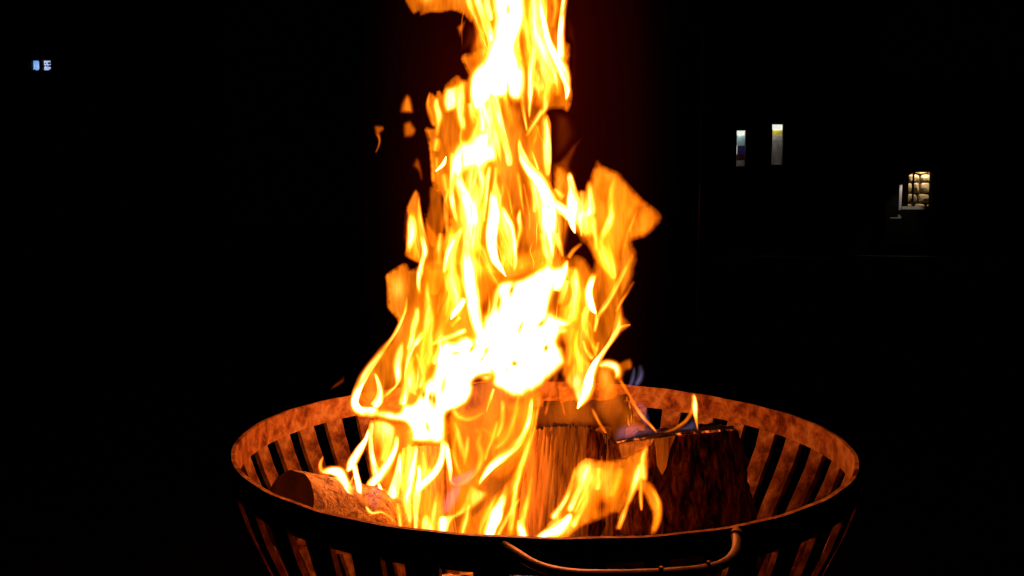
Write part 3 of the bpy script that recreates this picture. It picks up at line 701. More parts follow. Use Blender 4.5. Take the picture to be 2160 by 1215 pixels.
# middle column
T(-.05, [(962, 360, 9, 5), (972, 395, 12, 6), (988, 430, 16, 9), (994, 465, 17, 9), (992, 505, 17, 7), (988, 545, 17, 7.5), (990, 590, 17, 9), (998, 635, 16, 9), (1004, 675, 13, 9), (1012, 710, 10, 8), (1002, 745, 10, 7)], (.75, .75), (.08, .1))
T(-.06, [(1012, 350, 5, 5), (1017, 380, 5, 5), (1016, 405, 4, 3.5), (1012, 425, 4, 3)], (.8, .8))
T(-.02, [(1034, 345, 5, 2.5), (1028, 380, 5, 3.2), (1025, 415, 5, 3), (1021, 450, 5, 2.6), (1022, 470, 3, 1.5)])
T(.02, [(1047, 350, 4, 2.2), (1044, 385, 5, 3), (1045, 410, 6, 4)])
T(-.08, [(1040, 395, 6, 4), (1042, 425, 11, 7), (1042, 455, 13, 9), (1037, 490, 12, 9), (1038, 525, 11, 9), (1045, 550, 9, 8.5), (1056, 567, 6, 8), (1067, 583, 1.5, 6)], (.6, .6), (.12, 0))
T(-.03, [(1055, 430, 7, 3.5), (1068, 460, 10, 5), (1078, 478, 8, 4.5), (1082, 500, 7, 3.5), (1086, 525, 6, 5), (1087, 550, 5, 3.5), (1084, 575, 4, 2)], (.8, .8))
T(.0, [(1097, 440, 2, 1.6), (1095, 462, 5, 2.8), (1097, 485, 5, 2.6), (1091, 508, 5, 2.8), (1090, 525, 4, 2.5)])
T(.03, [(1060, 505, 3, 1.0), (1058, 525, 4, 2), (1062, 545, 4, 2), (1058, 565, 4, 2)])
T(-.09, [(1095, 288, 3, 2), (1097, 310, 6, 4), (1104, 335, 10, 5.5), (1118, 358, 13, 6), (1136, 376, 14, 9), (1148, 400, 16, 10), (1156, 430, 18, 10), (1158, 462, 17, 9.5), (1162, 490, 13, 8), (1163, 520, 9, 5), (1163, 548, 4, 3.5)], (.6, .7), (.08, .05))
T(-.02, [(1142, 490, 6, 3), (1150, 515, 6, 4), (1156, 540, 6, 4), (1161, 560, 4, 3)], (.8, .8))
T(-.04, [(1172, 490, 7, 2.5), (1178, 510, 7, 3), (1184, 530, 4, 2.5), (1187, 542, 2, 1.5)], (.6, .9))
T(-.1, [(1200, 362, 4, 3), (1203, 380, 8, 8), (1207, 405, 11, 9), (1208, 430, 14, 10), (1208, 455, 14, 10), (1209, 475, 8, 8), (1213, 492, 2, 4)], (.5, .6), (.1, 0))
T(-.08, [(1164, 425, 10, 5), (1182, 440, 12, 8), (1200, 450, 12, 9), (1190, 462, 9, 4)], (1, 1))
T(-.02, [(1168, 398, 4, 1.5), (1178, 408, 8, 1.8), (1190, 418, 8, 1.8)], (1, 1))
T(-.06, [(1228, 440, 8, 5), (1222, 462, 7, 6), (1226, 482, 4, 3), (1226, 498, 1.5, 1.5)], (.8, .8), (.15, 0))
T(-.04, [(1246, 378, 6, 1), (1244, 398, 9, 2.8), (1245, 422, 11, 5), (1244, 445, 14, 6), (1235, 460, 13, 5)], (.8, .8), (.2, .1))
T(-.03, [(1248, 455, 8, 2.2), (1252, 478, 8, 2.2), (1257, 505, 6, 1.4), (1257, 530, 6, 1.4)], (1, 1))
T(-.03, [(1296, 372, 3, .6), (1290, 400, 6, 1.8), (1288, 430, 7, 2.6), (1289, 455, 8, 2.8), (1281, 478, 9, 2.6), (1270, 500, 8, 1.8), (1264, 525, 6, 1.0)], (.9, .9))
T(.0, [(1330, 470, 3, .5), (1322, 495, 3, .8), (1317, 520, 3, .9), (1313, 545, 2, .6)])
T(.0, [(1345, 440, 3, .3), (1334, 468, 3, .7), (1327, 492, 3, .6)])
T(.02, [(1090, 362, 4, 2), (1096, 395, 4, 2.2), (1100, 425, 3, 1.8), (1105, 458, 2, 1)])
T(.0, [(1104, 385, 2, 1), (1110, 415, 2.2, 1.2), (1116, 450, 2.2, 1.2), (1117, 490, 1.5, .8)])
T(.03, [(1126, 392, 7, 1.8), (1129, 420, 6, 2.2), (1127, 450, 4, 1.2)], (1, 1))
T(.02, [(1122, 318, 1.2, 1), (1129, 340, 2.5, 2), (1136, 360, 2.5, 2)])
T(.0, [(946, 395, 4, 1.0), (941, 430, 5, 2), (941, 465, 5, 2.3), (944, 495, 3, 1.2)])
T(-.04, [(975, 478, 5, 3), (962, 502, 9, 7), (950, 528, 10, 9), (943, 555, 8, 8), (936, 578, 4, 3)], (.7, .8))
T(.02, [(930, 490, 6, 1.3), (925, 525, 8, 1.6), (922, 560, 7, 1.2)], (1, 1))
T(.0, [(952, 545, 8, 2.5), (958, 580, 9, 3.2), (966, 610, 10, 3.4), (960, 650, 7, 2.2)], (1, 1))
T(.03, [(945, 590, 6, 1.0), (948, 630, 6, 1.2), (940, 670, 6, .8)], (1, 1))
T(-.05, [(866, 448, 5, 1), (869, 468, 9, 4), (869, 495, 9, 4.8), (864, 518, 7, 3.5), (860, 535, 4, 1.5)], (.6, .8))
T(-.05, [(884, 405, 2, .8), (884, 435, 3, 1.8), (886, 465, 5, 2.8), (893, 500, 7, 3), (897, 530, 6, 5), (891, 552, 5, 6), (885, 578, 5, 7), (883, 600, 4, 6), (886, 625, 4, 3)], (.7, .8))
# left lower
T(-.04, [(858, 625, 2, 1.6), (856, 650, 3, 3), (848, 672, 3.5, 3.5), (838, 695, 3.5, 3.2), (825, 716, 3.5, 2), (805, 742, 5, 1.2)], (.8, .6))
T(-.05, [(822, 715, 5, .8), (800, 748, 8, 1.2), (778, 778, 9, 2.2), (764, 802, 9, 5), (753, 828, 9, 8.5), (748, 850, 9, 9.5), (758, 866, 10, 9.5), (778, 868, 11, 9), (800, 872, 10, 7)], (.9, .35), (.1, .1))
T(-.06, [(790, 786, 2, 2), (797, 803, 4, 6), (802, 824, 6, 8), (798, 845, 8, 9), (786, 858, 8, 8)], (.5, .8))
T(.0, [(851, 715, 3, 1.2), (843, 745, 8, 2.6), (838, 772, 9, 3), (840, 798, 6, 2.8), (835, 814, 2.5, 1.6), (822, 826, 4, 1.2), (806, 840, 5, 1)], (.8, .8))
T(-.04, [(885, 712, 4, 3), (872, 730, 5, 4.5), (861, 755, 5, 4.5), (856, 785, 5, 3.5), (855, 810, 6, 4), (852, 835, 9, 7), (848, 858, 10, 9)], (.8, .7))
T(.0, [(876, 745, 3, 1.2), (866, 775, 4, 1.8), (862, 800, 5, 2.4), (868, 820, 5, 2.8), (880, 835, 4, 2)])
T(.0, [(877, 742, 3, 1.2), (888, 768, 4, 2), (893, 795, 4, 2.4), (884, 820, 5, 3)])
T(.02, [(897, 700, 4, .9), (892, 730, 4, 1.2), (890, 760, 4, 1.6), (900, 790, 4, 1.6)])
T(-.05, [(900, 585, 3, .8), (901, 615, 5, 2.4), (903, 645, 8, 3.8), (902, 675, 8, 3.6), (896, 700, 6, 3), (883, 716, 6, 4), (872, 732, 5, 5)], (.8, .8))
T(-.03, [(880, 645, 5, 1.2), (877, 672, 7, 2.4), (871, 698, 6, 3), (868, 720, 5, 3), (860, 740, 5, 2)], (.9, .7))
T(.02, [(930, 615, 3, .5), (926, 640, 3, .8), (922, 665, 2.5, .5)])
T(-.06, [(980, 628, 5, 6), (970, 645, 7, 8), (959, 660, 6, 8), (951, 673, 2, 5)], (.7, .7), (.15, 0))
T(-.04, [(952, 690, 5, 1.5), (960, 680, 4, 1.8), (972, 668, 4, 2.4)])
T(-.02, [(905, 728, 4, 1.2), (930, 718, 6, 2), (955, 708, 6, 3), (985, 695, 6, 3.4)], (1, .8))
T(-.05, [(925, 708, 2, 1.5), (927, 725, 5, 4), (925, 745, 7, 6), (915, 770, 8, 5)], (.9, .9))
# right body
T(.0, [(1258, 490, 6, 1.0), (1257, 525, 8, 1.4), (1272, 552, 11, 2.2), (1287, 572, 10, 2.4), (1294, 592, 5, 1.6)], (.9, .5))
T(-.03, [(1284, 512, 3, .9), (1290, 540, 6, 1.6), (1296, 565, 8, 2.0), (1297, 590, 5, 1.4)], (.9, .9))
T(-.05, [(1338, 532, 3, .6), (1322, 562, 4, 1.1), (1307, 592, 5, 1.4), (1291, 622, 5, 1.5), (1275, 648, 5, 1.9), (1262, 668, 4, 2), (1257, 692, 3, 1.5)], (.8, .6))
T(-.05, [(1338, 592, 3, .7), (1322, 618, 3, 1.0), (1308, 640, 3, 1.2), (1300, 660, 3, .8)])
T(-.1, [(1256, 575, 5, 1.5), (1247, 592, 7, 4), (1241, 615, 7, 8), (1244, 638, 8, 9), (1251, 652, 7, 8), (1258, 662, 1.5, 5)], (.6, .6), (.15, 0))
T(-.06, [(1241, 640, 6, 3), (1234, 665, 7, 3.6), (1234, 690, 7, 3), (1241, 710, 6, 1.8), (1253, 730, 5, 1.8), (1261, 742, 3, 1.6)], (.7, .9))
T(-.04, [(1258, 660, 3, 2), (1257, 680, 4, 2.2), (1254, 702, 3, 1.4)])
T(-.08, [(1308, 640, 5, .8), (1305, 670, 9, 1.6), (1302, 695, 9, 2.6), (1292, 715, 6, 3.4), (1280, 732, 5, 3.4), (1268, 750, 6, 6), (1256, 768, 9, 9), (1246, 790, 10, 9), (1240, 815, 13, 9), (1232, 838, 12, 9), (1218, 862, 2, 6)], (.4, .8), (.15, 0))
T(-.08, [(1330, 685, 1.5, 1.2), (1315, 690, 5, 1.8), (1304, 695, 6, 2.2)], (.5, .8), (0, .2))
P(-.05, 1.2, 8, [(1212, 688), (1222, 720), (1232, 748), (1250, 765), (1248, 795), (1242, 832), (1222, 862), (1213, 845), (1204, 825), (1188, 806), (1194, 785), (1208, 760), (1206, 725)], hot=[(1215, 805, 14, 14, 1.5), (1225, 840, 14, 14, 3)])
T(-.06, [(1219, 692, 4, 1.6), (1216, 728, 5, 2.2), (1221, 760, 6, 2.4), (1226, 788, 4, 1.6)])
T(-.06, [(1230, 716, 3, 1.6), (1237, 740, 4, 2.2), (1252, 758, 5, 2.6)])
T(-.05, [(1262, 720, 3, 1.4), (1258, 738, 3.5, 2), (1253, 752, 2, 1)])
T(-.02, [(1210, 690, 6, 1.0), (1205, 720, 8, 1.2), (1204, 750, 8, 1.2), (1198, 775, 6, .8)], (1, 1))
T(.06, [(1262, 772, 6, 4), (1280, 768, 10, 4), (1297, 774, 11, 5.5), (1303, 788, 9, 4), (1300, 802, 7, 1.5)], (.9, .9), (.1, .2))
T(.08, [(1303, 795, 4, 1.2), (1320, 822, 3.5, 1.2), (1336, 850, 3.5, 1.2), (1358, 882, 3.5, 1.1), (1388, 914, 2, .8)], (.6, .9))
T(.06, [(1248, 860, 3, .8), (1263, 890, 3, .9), (1279, 918, 3, .9), (1288, 938, 2, .6)], (.8, .8))
T(.04, [(1195, 590, 6, 3), (1190, 610, 7, 3.5), (1180, 645, 5, 2)], (1, 1))
T(-.08, [(1196, 548, 4, 3), (1190, 570, 9, 8), (1180, 595, 11, 9), (1172, 615, 9, 8)], (.8, .8))
T(-.03, [(1214, 562, 6, 1.8), (1214, 590, 9, 3.2), (1216, 620, 7, 3.2), (1212, 645, 4, 2.2), (1206, 668, 6, 3)], (.8, .8))
T(.02, [(1228, 512, 3, .3), (1210, 528, 4, .8), (1198, 545, 4, .8)])
# lower tongues
T(-.10, [(1122, 836, 5, 3.5), (1119, 865, 5, 3.5), (1114, 893, 6, 4), (1103, 920, 7, 4.5), (1085, 944, 9, 4.5), (1062, 963, 10, 5), (1038, 983, 8, 7), (1020, 1006, 5, 5), (1008, 1026, 2.5, 2)], (.85, .45), (.08, .08), thick=.8)
T(-.06, [(1140, 830, 3, .8), (1133, 870, 3, .9), (1126, 910, 3, .9), (1112, 950, 4, 1.0), (1095, 985, 4, .9), (1080, 1010, 4, 1.0)])
T(.02, [(1176, 785, 4, .6), (1166, 815, 4, .8), (1157, 850, 3, .6), (1150, 878, 3, .4)])
T(.02, [(1181, 810, 2, .5), (1184, 842, 2.5, .6), (1193, 878, 2, .4)])
T(-.12, [(1072, 1015, 4, 1), (1066, 1040, 6, 2.4), (1056, 1065, 9, 11), (1044, 1092, 11, 16), (1034, 1118, 10, 14), (1028, 1150, 8, 5), (1022, 1200, 6, 2)], (.7, .7), (.1, .1))
T(-.14, [(1098, 1048, 2.5, 1), (1082, 1072, 4, 1.8), (1066, 1098, 4.5, 2), (1050, 1130, 4, 1.8), (1040, 1170, 4, 1.4)])
T(-.14, [(1042, 818, 3, 3), (1034, 842, 3.5, 3.4), (1026, 868, 1.2, 2)], (.7, .7), (.1, 0))
T(-.14, [(955, 862, 6, 3), (968, 878, 6, 1.8), (986, 884, 5, 1.2), (1006, 880, 5, .9), (1024, 868, 4, .6)])
T(-.14, [(1060, 842, 4, 1.6), (1061, 870, 5, 1.8), (1056, 900, 5, 1.8), (1047, 925, 3, .8)])
T(-.15, [(957, 888, 4, .8), (966, 915, 6, 1.4), (974, 945, 6, 1.2), (978, 968, 3, .5)])
T(-.15, [(988, 918, 4, .7), (984, 945, 6, 1.5), (981, 968, 5, 1.2), (980, 985, 3, .5)])
T(-.15, [(1000, 912, 8, .3), (1020, 905, 8, .4), (1050, 925, 8, .4), (1070, 900, 8, .3)], (1, 1))
T(-.1, [(937, 925, 6, 8), (934, 955, 6, 9), (926, 983, 7, 9), (911, 1004, 7, 9), (894, 1020, 7, 8), (882, 1038, 5, 6)], (.7, .7))
T(-.12, [(940, 930, 5, 8), (945, 962, 5.5, 9), (950, 992, 4.5, 6), (951, 1016, 3, 1.5), (965, 1024, 5, .7), (985, 1014, 5, .6), (1004, 988, 3, .4)], (.8, .6))
T(-.14, [(878, 935, 4, 3), (874, 968, 5, 5), (868, 1005, 7, 8), (861, 1045, 8, 9), (862, 1080, 7, 6), (866, 1110, 4, 3)], (.8, .8))
T(-.12, [(884, 978, 3, 7), (885, 1005, 5, 8.5), (882, 1030, 7, 8), (878, 1060, 7, 4), (877, 1100, 5, 3.2), (878, 1150, 4, 2)], (.5, .8))
T(-.10, [(851, 940, 4, 1.4), (848, 990, 5, 2.4), (850, 1045, 4, 2.6), (855, 1105, 4, 2.6), (857, 1150, 3, 2)])
T(-.06, [(862, 935, 5, 1.0), (862, 970, 5, 1.3), (856, 1010, 4, 1.2)])
T(-.15, [(900, 1085, 7, 2), (898, 1104, 10, 6), (902, 1122, 10, 7), (905, 1160, 8, 3)], (1, 1))
T(-.08, [(905, 1030, 6, .8), (902, 1060, 7, 1.2), (898, 1095, 6, 1.2)], (1, 1))
T(-.05, [(925, 1000, 5, .5), (918, 1050, 6, .5), (910, 1110, 5, .6)], (1, 1))
P(-.15, 1.8, 6, [(990, 1021), (1008, 1028), (1031, 1040), (1018, 1058), (996, 1076), (970, 1089), (957, 1098), (948, 1122), (942, 1180), (922, 1180), (922, 1098), (938, 1086), (958, 1082), (974, 1060)],
  hot=[(975, 1086, 22, 7, 3), (932, 1104, 9, 20, 6), (1005, 1050, 14, 14, .8)])
P(-.16, .40, 18, [(935, 870), (1000, 800), (1030, 775), (1090, 790), (1135, 800), (1150, 850), (1128, 930), (1120, 1020), (1105, 1120), (1090, 1190), (940, 1190), (925, 1080), (935, 980)], fx=60, fy=170)
P(-.14, .45, 12, [(1050, 850), (1100, 840), (1130, 850), (1140, 900), (1122, 960), (1090, 1000), (1050, 1020), (1030, 990), (1080, 950), (1090, 900)])
P(-.15, .40, 12, [(1085, 1180), (1092, 1080), (1110, 1000), (1125, 940), (1140, 960), (1128, 1040), (1118, 1110), (1112, 1180)])
for pts in ([(1128, 858, 4, .5), (1120, 910, 5, 1.0), (1108, 960, 6, 1.3), (1090, 1010, 6, 1.2), (1075, 1050, 4, .8)],
            [(1112, 940, 3, .5), (1100, 985, 4, 1.1), (1088, 1030, 5, 1.6), (1082, 1075, 6, 1.5), (1075, 1130, 5, 1.2)],
            [(1122, 1000, 3, .4), (1116, 1045, 5, .9), (1104, 1090, 6, 1.4), (1094, 1135, 5, 2.0)],
            [(1096, 830, 4, .6), (1090, 860, 6, 1.2), (1082, 890, 7, 1.0), (1066, 925, 7, .8), (1040, 950, 5, .6)],
            [(1016, 905, 4, .5), (1010, 935, 6, 1.1), (1016, 960, 7, 1.0), (1008, 990, 5, .8), (990, 1015, 3, .5)],
            [(1050, 885, 3, .5), (1042, 915, 5, .8), (1030, 945, 5, .8), (1022, 975, 3, .5)],
            [(965, 905, 3, .5), (958, 940, 4, .9), (962, 975, 5, 1.0), (972, 1005, 5, .8)],
            [(1048, 1040, 3, .6), (1034, 1072, 6, 1.2), (1020, 1105, 7, 1.4), (1012, 1150, 6, 1.4)],
            [(992, 1060, 3, .5), (985, 1090, 6, 1.1), (976, 1120, 6, 1.2), (970, 1170, 5, 1.2)],
            [(915, 960, 3, .6), (908, 985, 5, 1.2), (900, 1010, 5, 1.4)],
            [(892, 950, 4, .7), (896, 985, 5, 1.0), (893, 1010, 4, .8)],
            [(926, 1035, 4, .7), (918, 1065, 5, 1.2), (914, 1095, 5, 1.4), (912, 1140, 4, 1.4)],
            [(822, 900, 5, .9), (818, 940, 8, 1.4), (806, 975, 7, 1.2)],
            [(862, 900, 6, 1.2), (866, 945, 7, 1.3), (860, 990, 6, 1.1), (850, 1040, 5, .9)],
            [(838, 1060, 4, .8), (842, 1085, 5, 1.2), (846, 1115, 4, 1.2)]):
    T(-.17, [(x_, y_, w_, h_ * 1.7) for x_, y_, w_, h_ in pts], (.85, .85))
# left group in front of the slats
T(-.08, [(785, 885, 4, 3), (782, 920, 5, 4.5), (784, 955, 5, 5), (792, 990, 7, 7), (800, 1008, 8, 8)], (.8, .7))
T(-.09, [(838, 915, 4, 3), (834, 942, 6, 6), (825, 968, 7, 8), (811, 990, 9, 9), (796, 1008, 9, 9), (780, 1022, 6, 8), (768, 1033, 1.5, 5)], (.7, .8), (.1, 0))
P(-.06, 1.6, 8, [(785, 885), (820, 886), (838, 900), (837, 930), (825, 962), (808, 990), (798, 1000), (788, 980), (782, 940)], cool=[(796, 955, 7, 24, .75)], hot=[(815, 905, 16, 18, 1.5)])
T(-.1, [(845, 950, 4, 2), (842, 980, 7, 5), (838, 1012, 10, 8.5), (830, 1038, 12, 9), (822, 1056, 10, 6), (818, 1072, 5, 1)], (.7, .8), (.1, .15))
T(-.1, [(798, 1018, 3, 5), (804, 1036, 5, 7), (812, 1052, 6, 7), (820, 1062, 6, 4)], (.8, .5))
T(-.04, [(842, 1070, 8, .6), (846, 1095, 8, .4)], (1, 1))

# --- separate flames
lf = empty('log_flame', 'small white-yellow flame licking off the left round log', 'flame', at(745, 1060, -.2 * S))
tongue(lf, -.22, [(778, 902, 1.5, 2), (772, 926, 4, 6), (758, 950, 7.5, 8.5), (745, 972, 9, 9), (738, 985, 7, 6), (731, 997, 3, 1.5)], (.6, .6), (.1, .1))
tongue(lf, -.22, [(747, 978, 5, 8), (751, 1000, 5, 9), (757, 1025, 5.5, 9), (758, 1043, 4, 8), (757, 1053, 1.2, 5)], (.6, .6), (.05, 0))
tongue(lf, -.22, [(748, 1000, 2, 2), (741, 1015, 2, 3), (736, 1026, 2.5, 4)])
tongue(lf, -.24, [(682, 961, 1, 1.6), (676, 980, 4, 1.8), (681, 993, 6, 1.8), (700, 993, 8, 6), (715, 998, 10, 9), (724, 1015, 10, 9), (732, 1035, 10, 9), (741, 1050, 7, 8), (747, 1038, 3, 7)], (.7, .7), (.04, .03))
tongue(lf, -.24, [(734, 1054, 4, 5), (732, 1062, 3.5, 3), (733, 1066, 1, 2)])
tongue(lf, -.24, [(770, 1057, 2.5, 4), (770, 1066, 5, 8), (762, 1073, 4, 6), (752, 1075, 1.5, 2)], (.7, .7))
tongue(lf, -.24, [(771, 1068, 2.5, 2.5), (784, 1082, 3, 2.2), (804, 1080, 3, 2), (822, 1090, 3, 1.4), (836, 1104, 3, .8)], (.8, .8), (.02, .1))
sheet(lf, -.23, .22, 6, [(772, 1072), (790, 1085), (808, 1083), (830, 1100), (838, 1112), (800, 1108), (770, 1090)])
sheet(lf, -.2, .05, 5, [(765, 1050), (790, 1020), (805, 1030), (808, 1060), (790, 1075), (775, 1065)], m=M_BLUE)

ff = empty('front_flame', 'low orange flame billowing at the front between the centre log and the right log', 'flame', at(1200, 1135, -.3 * S))
sheet(ff, -.30, .74, 6, [(1182, 1150), (1128, 1150), (1150, 1110), (1176, 1080), (1196, 1046), (1206, 1010), (1212, 985), (1236, 965), (1266, 969), (1310, 965), (1345, 946), (1368, 937), (1364, 975), (1363, 1005), (1384, 1028), (1396, 1068),
                         (1393, 1100), (1382, 1130), (1371, 1124), (1375, 1088), (1362, 1056), (1346, 1036), (1326, 1054), (1313, 1085), (1305, 1124), (1296, 1112), (1300, 1084), (1270, 1097), (1236, 1110), (1206, 1128)],
      cool=[(1272, 1067, 15, 14, .9), (1330, 1000, 30, 40, .3)], rim=.1, bow=.04, hot=[(1240, 1000, 22, 40, 1.0), (1190, 1110, 30, 18, 3), (1345, 1005, 14, 40, .7), (1260, 1000, 50, 40, .5)])
sheet(ff, -.27, .35, 14, [(1215, 990), (1260, 972), (1310, 985), (1345, 1000), (1330, 1040), (1290, 1085), (1240, 1105), (1205, 1110), (1195, 1060)], cool=[(1272, 1067, 16, 14, .9)], bow=.04)
for pts in ([(1206, 1082, 5, 3), (1194, 1100, 10, 6), (1176, 1118, 13, 8), (1150, 1128, 9, 7), (1130, 1140, 6, 4)],
            [(1240, 978, 9, 1.4), (1233, 1000, 9, 1.8), (1225, 1025, 6, 1.4), (1213, 1052, 6, 2.0), (1200, 1082, 7, 4)],
            [(1262, 985, 12, .8), (1262, 1010, 13, 1.6), (1258, 1035, 10, .9)],
            [(1352, 975, 5, .7), (1345, 1002, 8, 1.7), (1336, 1030, 7, 1.7), (1322, 1065, 5, .8)],
            [(1352, 1010, 3, .8), (1351, 1045, 3.5, .9), (1353, 1078, 2, .5)],
            [(1250, 1000, 3, .8), (1232, 1040, 3, 1.0), (1212, 1085, 4, 1.4)],
            [(1214, 984, 3, .8), (1208, 1012, 4, 1.4), (1198, 1044, 5, 1.8), (1184, 1070, 6, 2.4), (1166, 1098, 8, 4)],
            [(1366, 940, 3, .6), (1358, 962, 7, 1.2), (1356, 990, 8, 1.4), (1358, 1015, 6, .9)],
            [(1376, 1030, 4, .5), (1388, 1062, 6, .9), (1388, 1095, 6, .8), (1378, 1125, 4, .4)],
            [(1310, 985, 8, .4), (1300, 1020, 10, .8), (1288, 1050, 8, .6)],
            [(1240, 1020, 5, .7), (1236, 1055, 6, 1.0), (1222, 1085, 6, 1.6), (1204, 1112, 8, 3)],
            [(1326, 1055, 3, .6), (1315, 1085, 5, 1.0), (1304, 1118, 4, .6)],
            [(1095, 1095, 5, 1.5), (1100, 1115, 8, 4), (1108, 1140, 8, 4)]):
    tongue(ff, -.32, [(x_, y_, w_ * 1.1, h_ * 1.6) for x_, y_, w_, h_ in pts], (.9, .9))

rf = empty('log_flame', 'small curled flame with a blue base on top of the right log', 'flame', at(1460, 912, .02 * S))
tongue(rf, .02, [(1463, 832, 3, 2.4), (1465, 848, 5, 4.2), (1466, 868, 5, 3.6), (1469, 888, 2.5, 1.4), (1472, 908, 1.2, .4)], (.7, .7), (.08, .1))
tongue(rf, .02, [(1463, 858, 4, 1.0), (1456, 876, 4, .8), (1443, 892, 3.5, .6), (1424, 904, 3, .45), (1398, 913, 2, .25)], (.8, .8))
sheet(rf, .02, .15, 9, [(1462, 878), (1470, 888), (1472, 908), (1435, 912), (1405, 913), (1430, 902), (1448, 892)], m=M_BLUE)
sheet(rf, .05, .05, 10, [(1300, 900), (1340, 890), (1395, 905), (1400, 915), (1350, 925), (1295, 935)], m=M_BLUE)
bf = empty('blue_flame', 'faint bluish flame over the ash-covered log end at the back rim', 'flame', at(1345, 818, .5 * S))
tongue(bf, .5, [(1350, 768, 3, .03), (1352, 785, 6, .10), (1349, 800, 6, .14), (1340, 815, 4, .10)], (1, 1), m=M_BLUE)
tongue(bf, .5, [(1338, 772, 2, .03), (1336, 790, 4, .06), (1332, 806, 4, .08), (1326, 818, 3, .05)], (1, 1), m=M_BLUE)
sheet(bf, .45, .05, 6, [(1338, 845), (1360, 850), (1372, 885), (1365, 905), (1345, 880)], m=M_BLUE)

# detached flamelets
def flamelet(label, d, I, soft, poly, tail=None, **k):
    c = np.mean(np.array(poly), 0)
    e = empty('flamelet', label, 'flame', at(c[0], c[1], d * S), 'scraps of flame torn off the fire')
    sheet(e, d, I * 1.7, soft, poly, bow=.01, **k)
    if tail: tongue(e, d, tail, (.8, .8))
flamelet('orange flamelet floating left of the fire, upper one of a close pair', .0, .36, 8, [(856, 197), (868, 204), (874, 238), (860, 241), (842, 239), (844, 218)])
flamelet('yellowish flamelet floating just below the upper flamelet of the pair', .02, .40, 8, [(850, 258), (866, 252), (874, 262), (880, 275), (872, 290), (852, 292), (848, 275)])
flamelet('small reddish flamelet with a curled tail, farthest left in the air', .05, .30, 5, [(789, 264), (806, 264), (812, 272), (801, 284), (793, 290), (789, 276)], [(797, 280, 4, .5), (801, 296, 2.2, .45), (798, 310, 2, .45), (792, 323, 1.2, .3)])
flamelet('dim brown flamelet under the floating pair, beside the column', .02, .13, 7, [(868, 350), (878, 330), (888, 340), (894, 375), (886, 382), (880, 362)])
flamelet('triangular orange flamelet pointing down below the top left billow', .0, .45, 7, [(962, 56), (975, 46), (984, 40), (978, 66), (970, 82), (966, 72)])
flamelet('faint flamelet low on the left just above the basket rim', .1, .14, 5, [(727, 789), (726, 806), (712, 816), (694, 824), (706, 809), (718, 800)])

# ------------------------------------------------------------------ dark red bloom round the fire, its glow put into an emitting volume
def halo_mat():
    m, nt, out = mat('halo_glow')
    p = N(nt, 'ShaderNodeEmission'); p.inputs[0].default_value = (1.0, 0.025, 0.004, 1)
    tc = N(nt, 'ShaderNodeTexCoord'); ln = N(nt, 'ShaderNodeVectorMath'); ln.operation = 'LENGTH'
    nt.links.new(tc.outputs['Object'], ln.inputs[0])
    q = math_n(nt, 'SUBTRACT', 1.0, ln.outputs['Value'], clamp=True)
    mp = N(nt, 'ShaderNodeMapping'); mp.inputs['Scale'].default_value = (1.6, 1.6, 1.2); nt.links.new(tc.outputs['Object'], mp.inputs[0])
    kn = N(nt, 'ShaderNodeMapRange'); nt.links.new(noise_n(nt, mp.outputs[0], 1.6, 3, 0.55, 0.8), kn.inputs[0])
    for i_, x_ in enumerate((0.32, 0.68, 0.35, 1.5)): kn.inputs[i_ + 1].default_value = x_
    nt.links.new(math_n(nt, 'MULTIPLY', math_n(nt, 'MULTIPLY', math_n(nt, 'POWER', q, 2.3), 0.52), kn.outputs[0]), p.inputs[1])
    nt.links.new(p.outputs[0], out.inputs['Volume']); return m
M_HALO = halo_mat()
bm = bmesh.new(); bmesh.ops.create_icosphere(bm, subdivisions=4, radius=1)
me = bpy.data.meshes.new('bloom_halo'); bm.to_mesh(me); bm.free()
halo_ob = tag(link('bloom_halo', me, M_HALO), 'faint dark red halo round the column of flame, painted as a glowing volume', 'bloom_halo', kind='stuff')
halo_ob.location = (-.032, .03, .30); halo_ob.scale = (.21, .18, .62)
M_HALO.cycles.volume_step_rate = 2.0

# ------------------------------------------------------------------ dark surroundings
def wall_open(x0, x1, z0, z1, y0, y1, holes):
    """Wall slab with rectangular openings (holes sorted by x, not overlapping in x)."""
    b = MB(); x = x0
    for (hx0, hx1, hz0, hz1) in sorted(holes):
        b.box(x, hx0, y0, y1, z0, z1)
        b.box(hx0, hx1, y0, y1, z0, hz0); b.box(hx0, hx1, y0, y1, hz1, z1)
        x = hx1
    b.box(x, x1, y0, y1, z0, z1)
    return b
def lamp(name, loc, power, col, r=0.05):
    l = bpy.data.lights.new(name, 'POINT'); l.energy = power; l.color = col; l.shadow_soft_size = r
    o = bpy.data.objects.new(name, l); COL.objects.link(o); o.location = loc; return o
YB = 24.0
def pw(px, py, Y=YB):
    p = at(px, py, Y); return p.x, p.z
def rect(px0, px1, py0, py1, Y=YB):
    a, b_ = pw(px0, py0, Y), pw(px1, py1, Y); return a[0], b_[0], b_[1], a[1]

# building with two slit windows
bl = empty('building', 'dark building behind the fire on the right with two narrow lit windows', 'building', (*[at(1700, 468, YB).x, YB], GZ))
h1 = rect(1554, 1574, 273, 352); h2 = rect(1629, 1653, 260, 349)
xa, xb = pw(1492, 400)[0], pw(1850, 400)[0]
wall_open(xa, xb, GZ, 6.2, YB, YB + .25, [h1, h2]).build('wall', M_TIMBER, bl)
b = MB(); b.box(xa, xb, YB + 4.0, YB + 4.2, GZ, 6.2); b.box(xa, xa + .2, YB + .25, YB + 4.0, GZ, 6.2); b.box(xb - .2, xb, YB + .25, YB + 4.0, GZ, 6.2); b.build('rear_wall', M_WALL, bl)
rv = [(xa - .3, YB - .3, 6.2), (xb + .3, YB - .3, 6.2), (xb + .3, YB + 4.5, 6.2), (xa - .3, YB + 4.5, 6.2), (xa + .4, YB + 2.1, 8.0), (xb - .4, YB + 2.1, 8.0)]
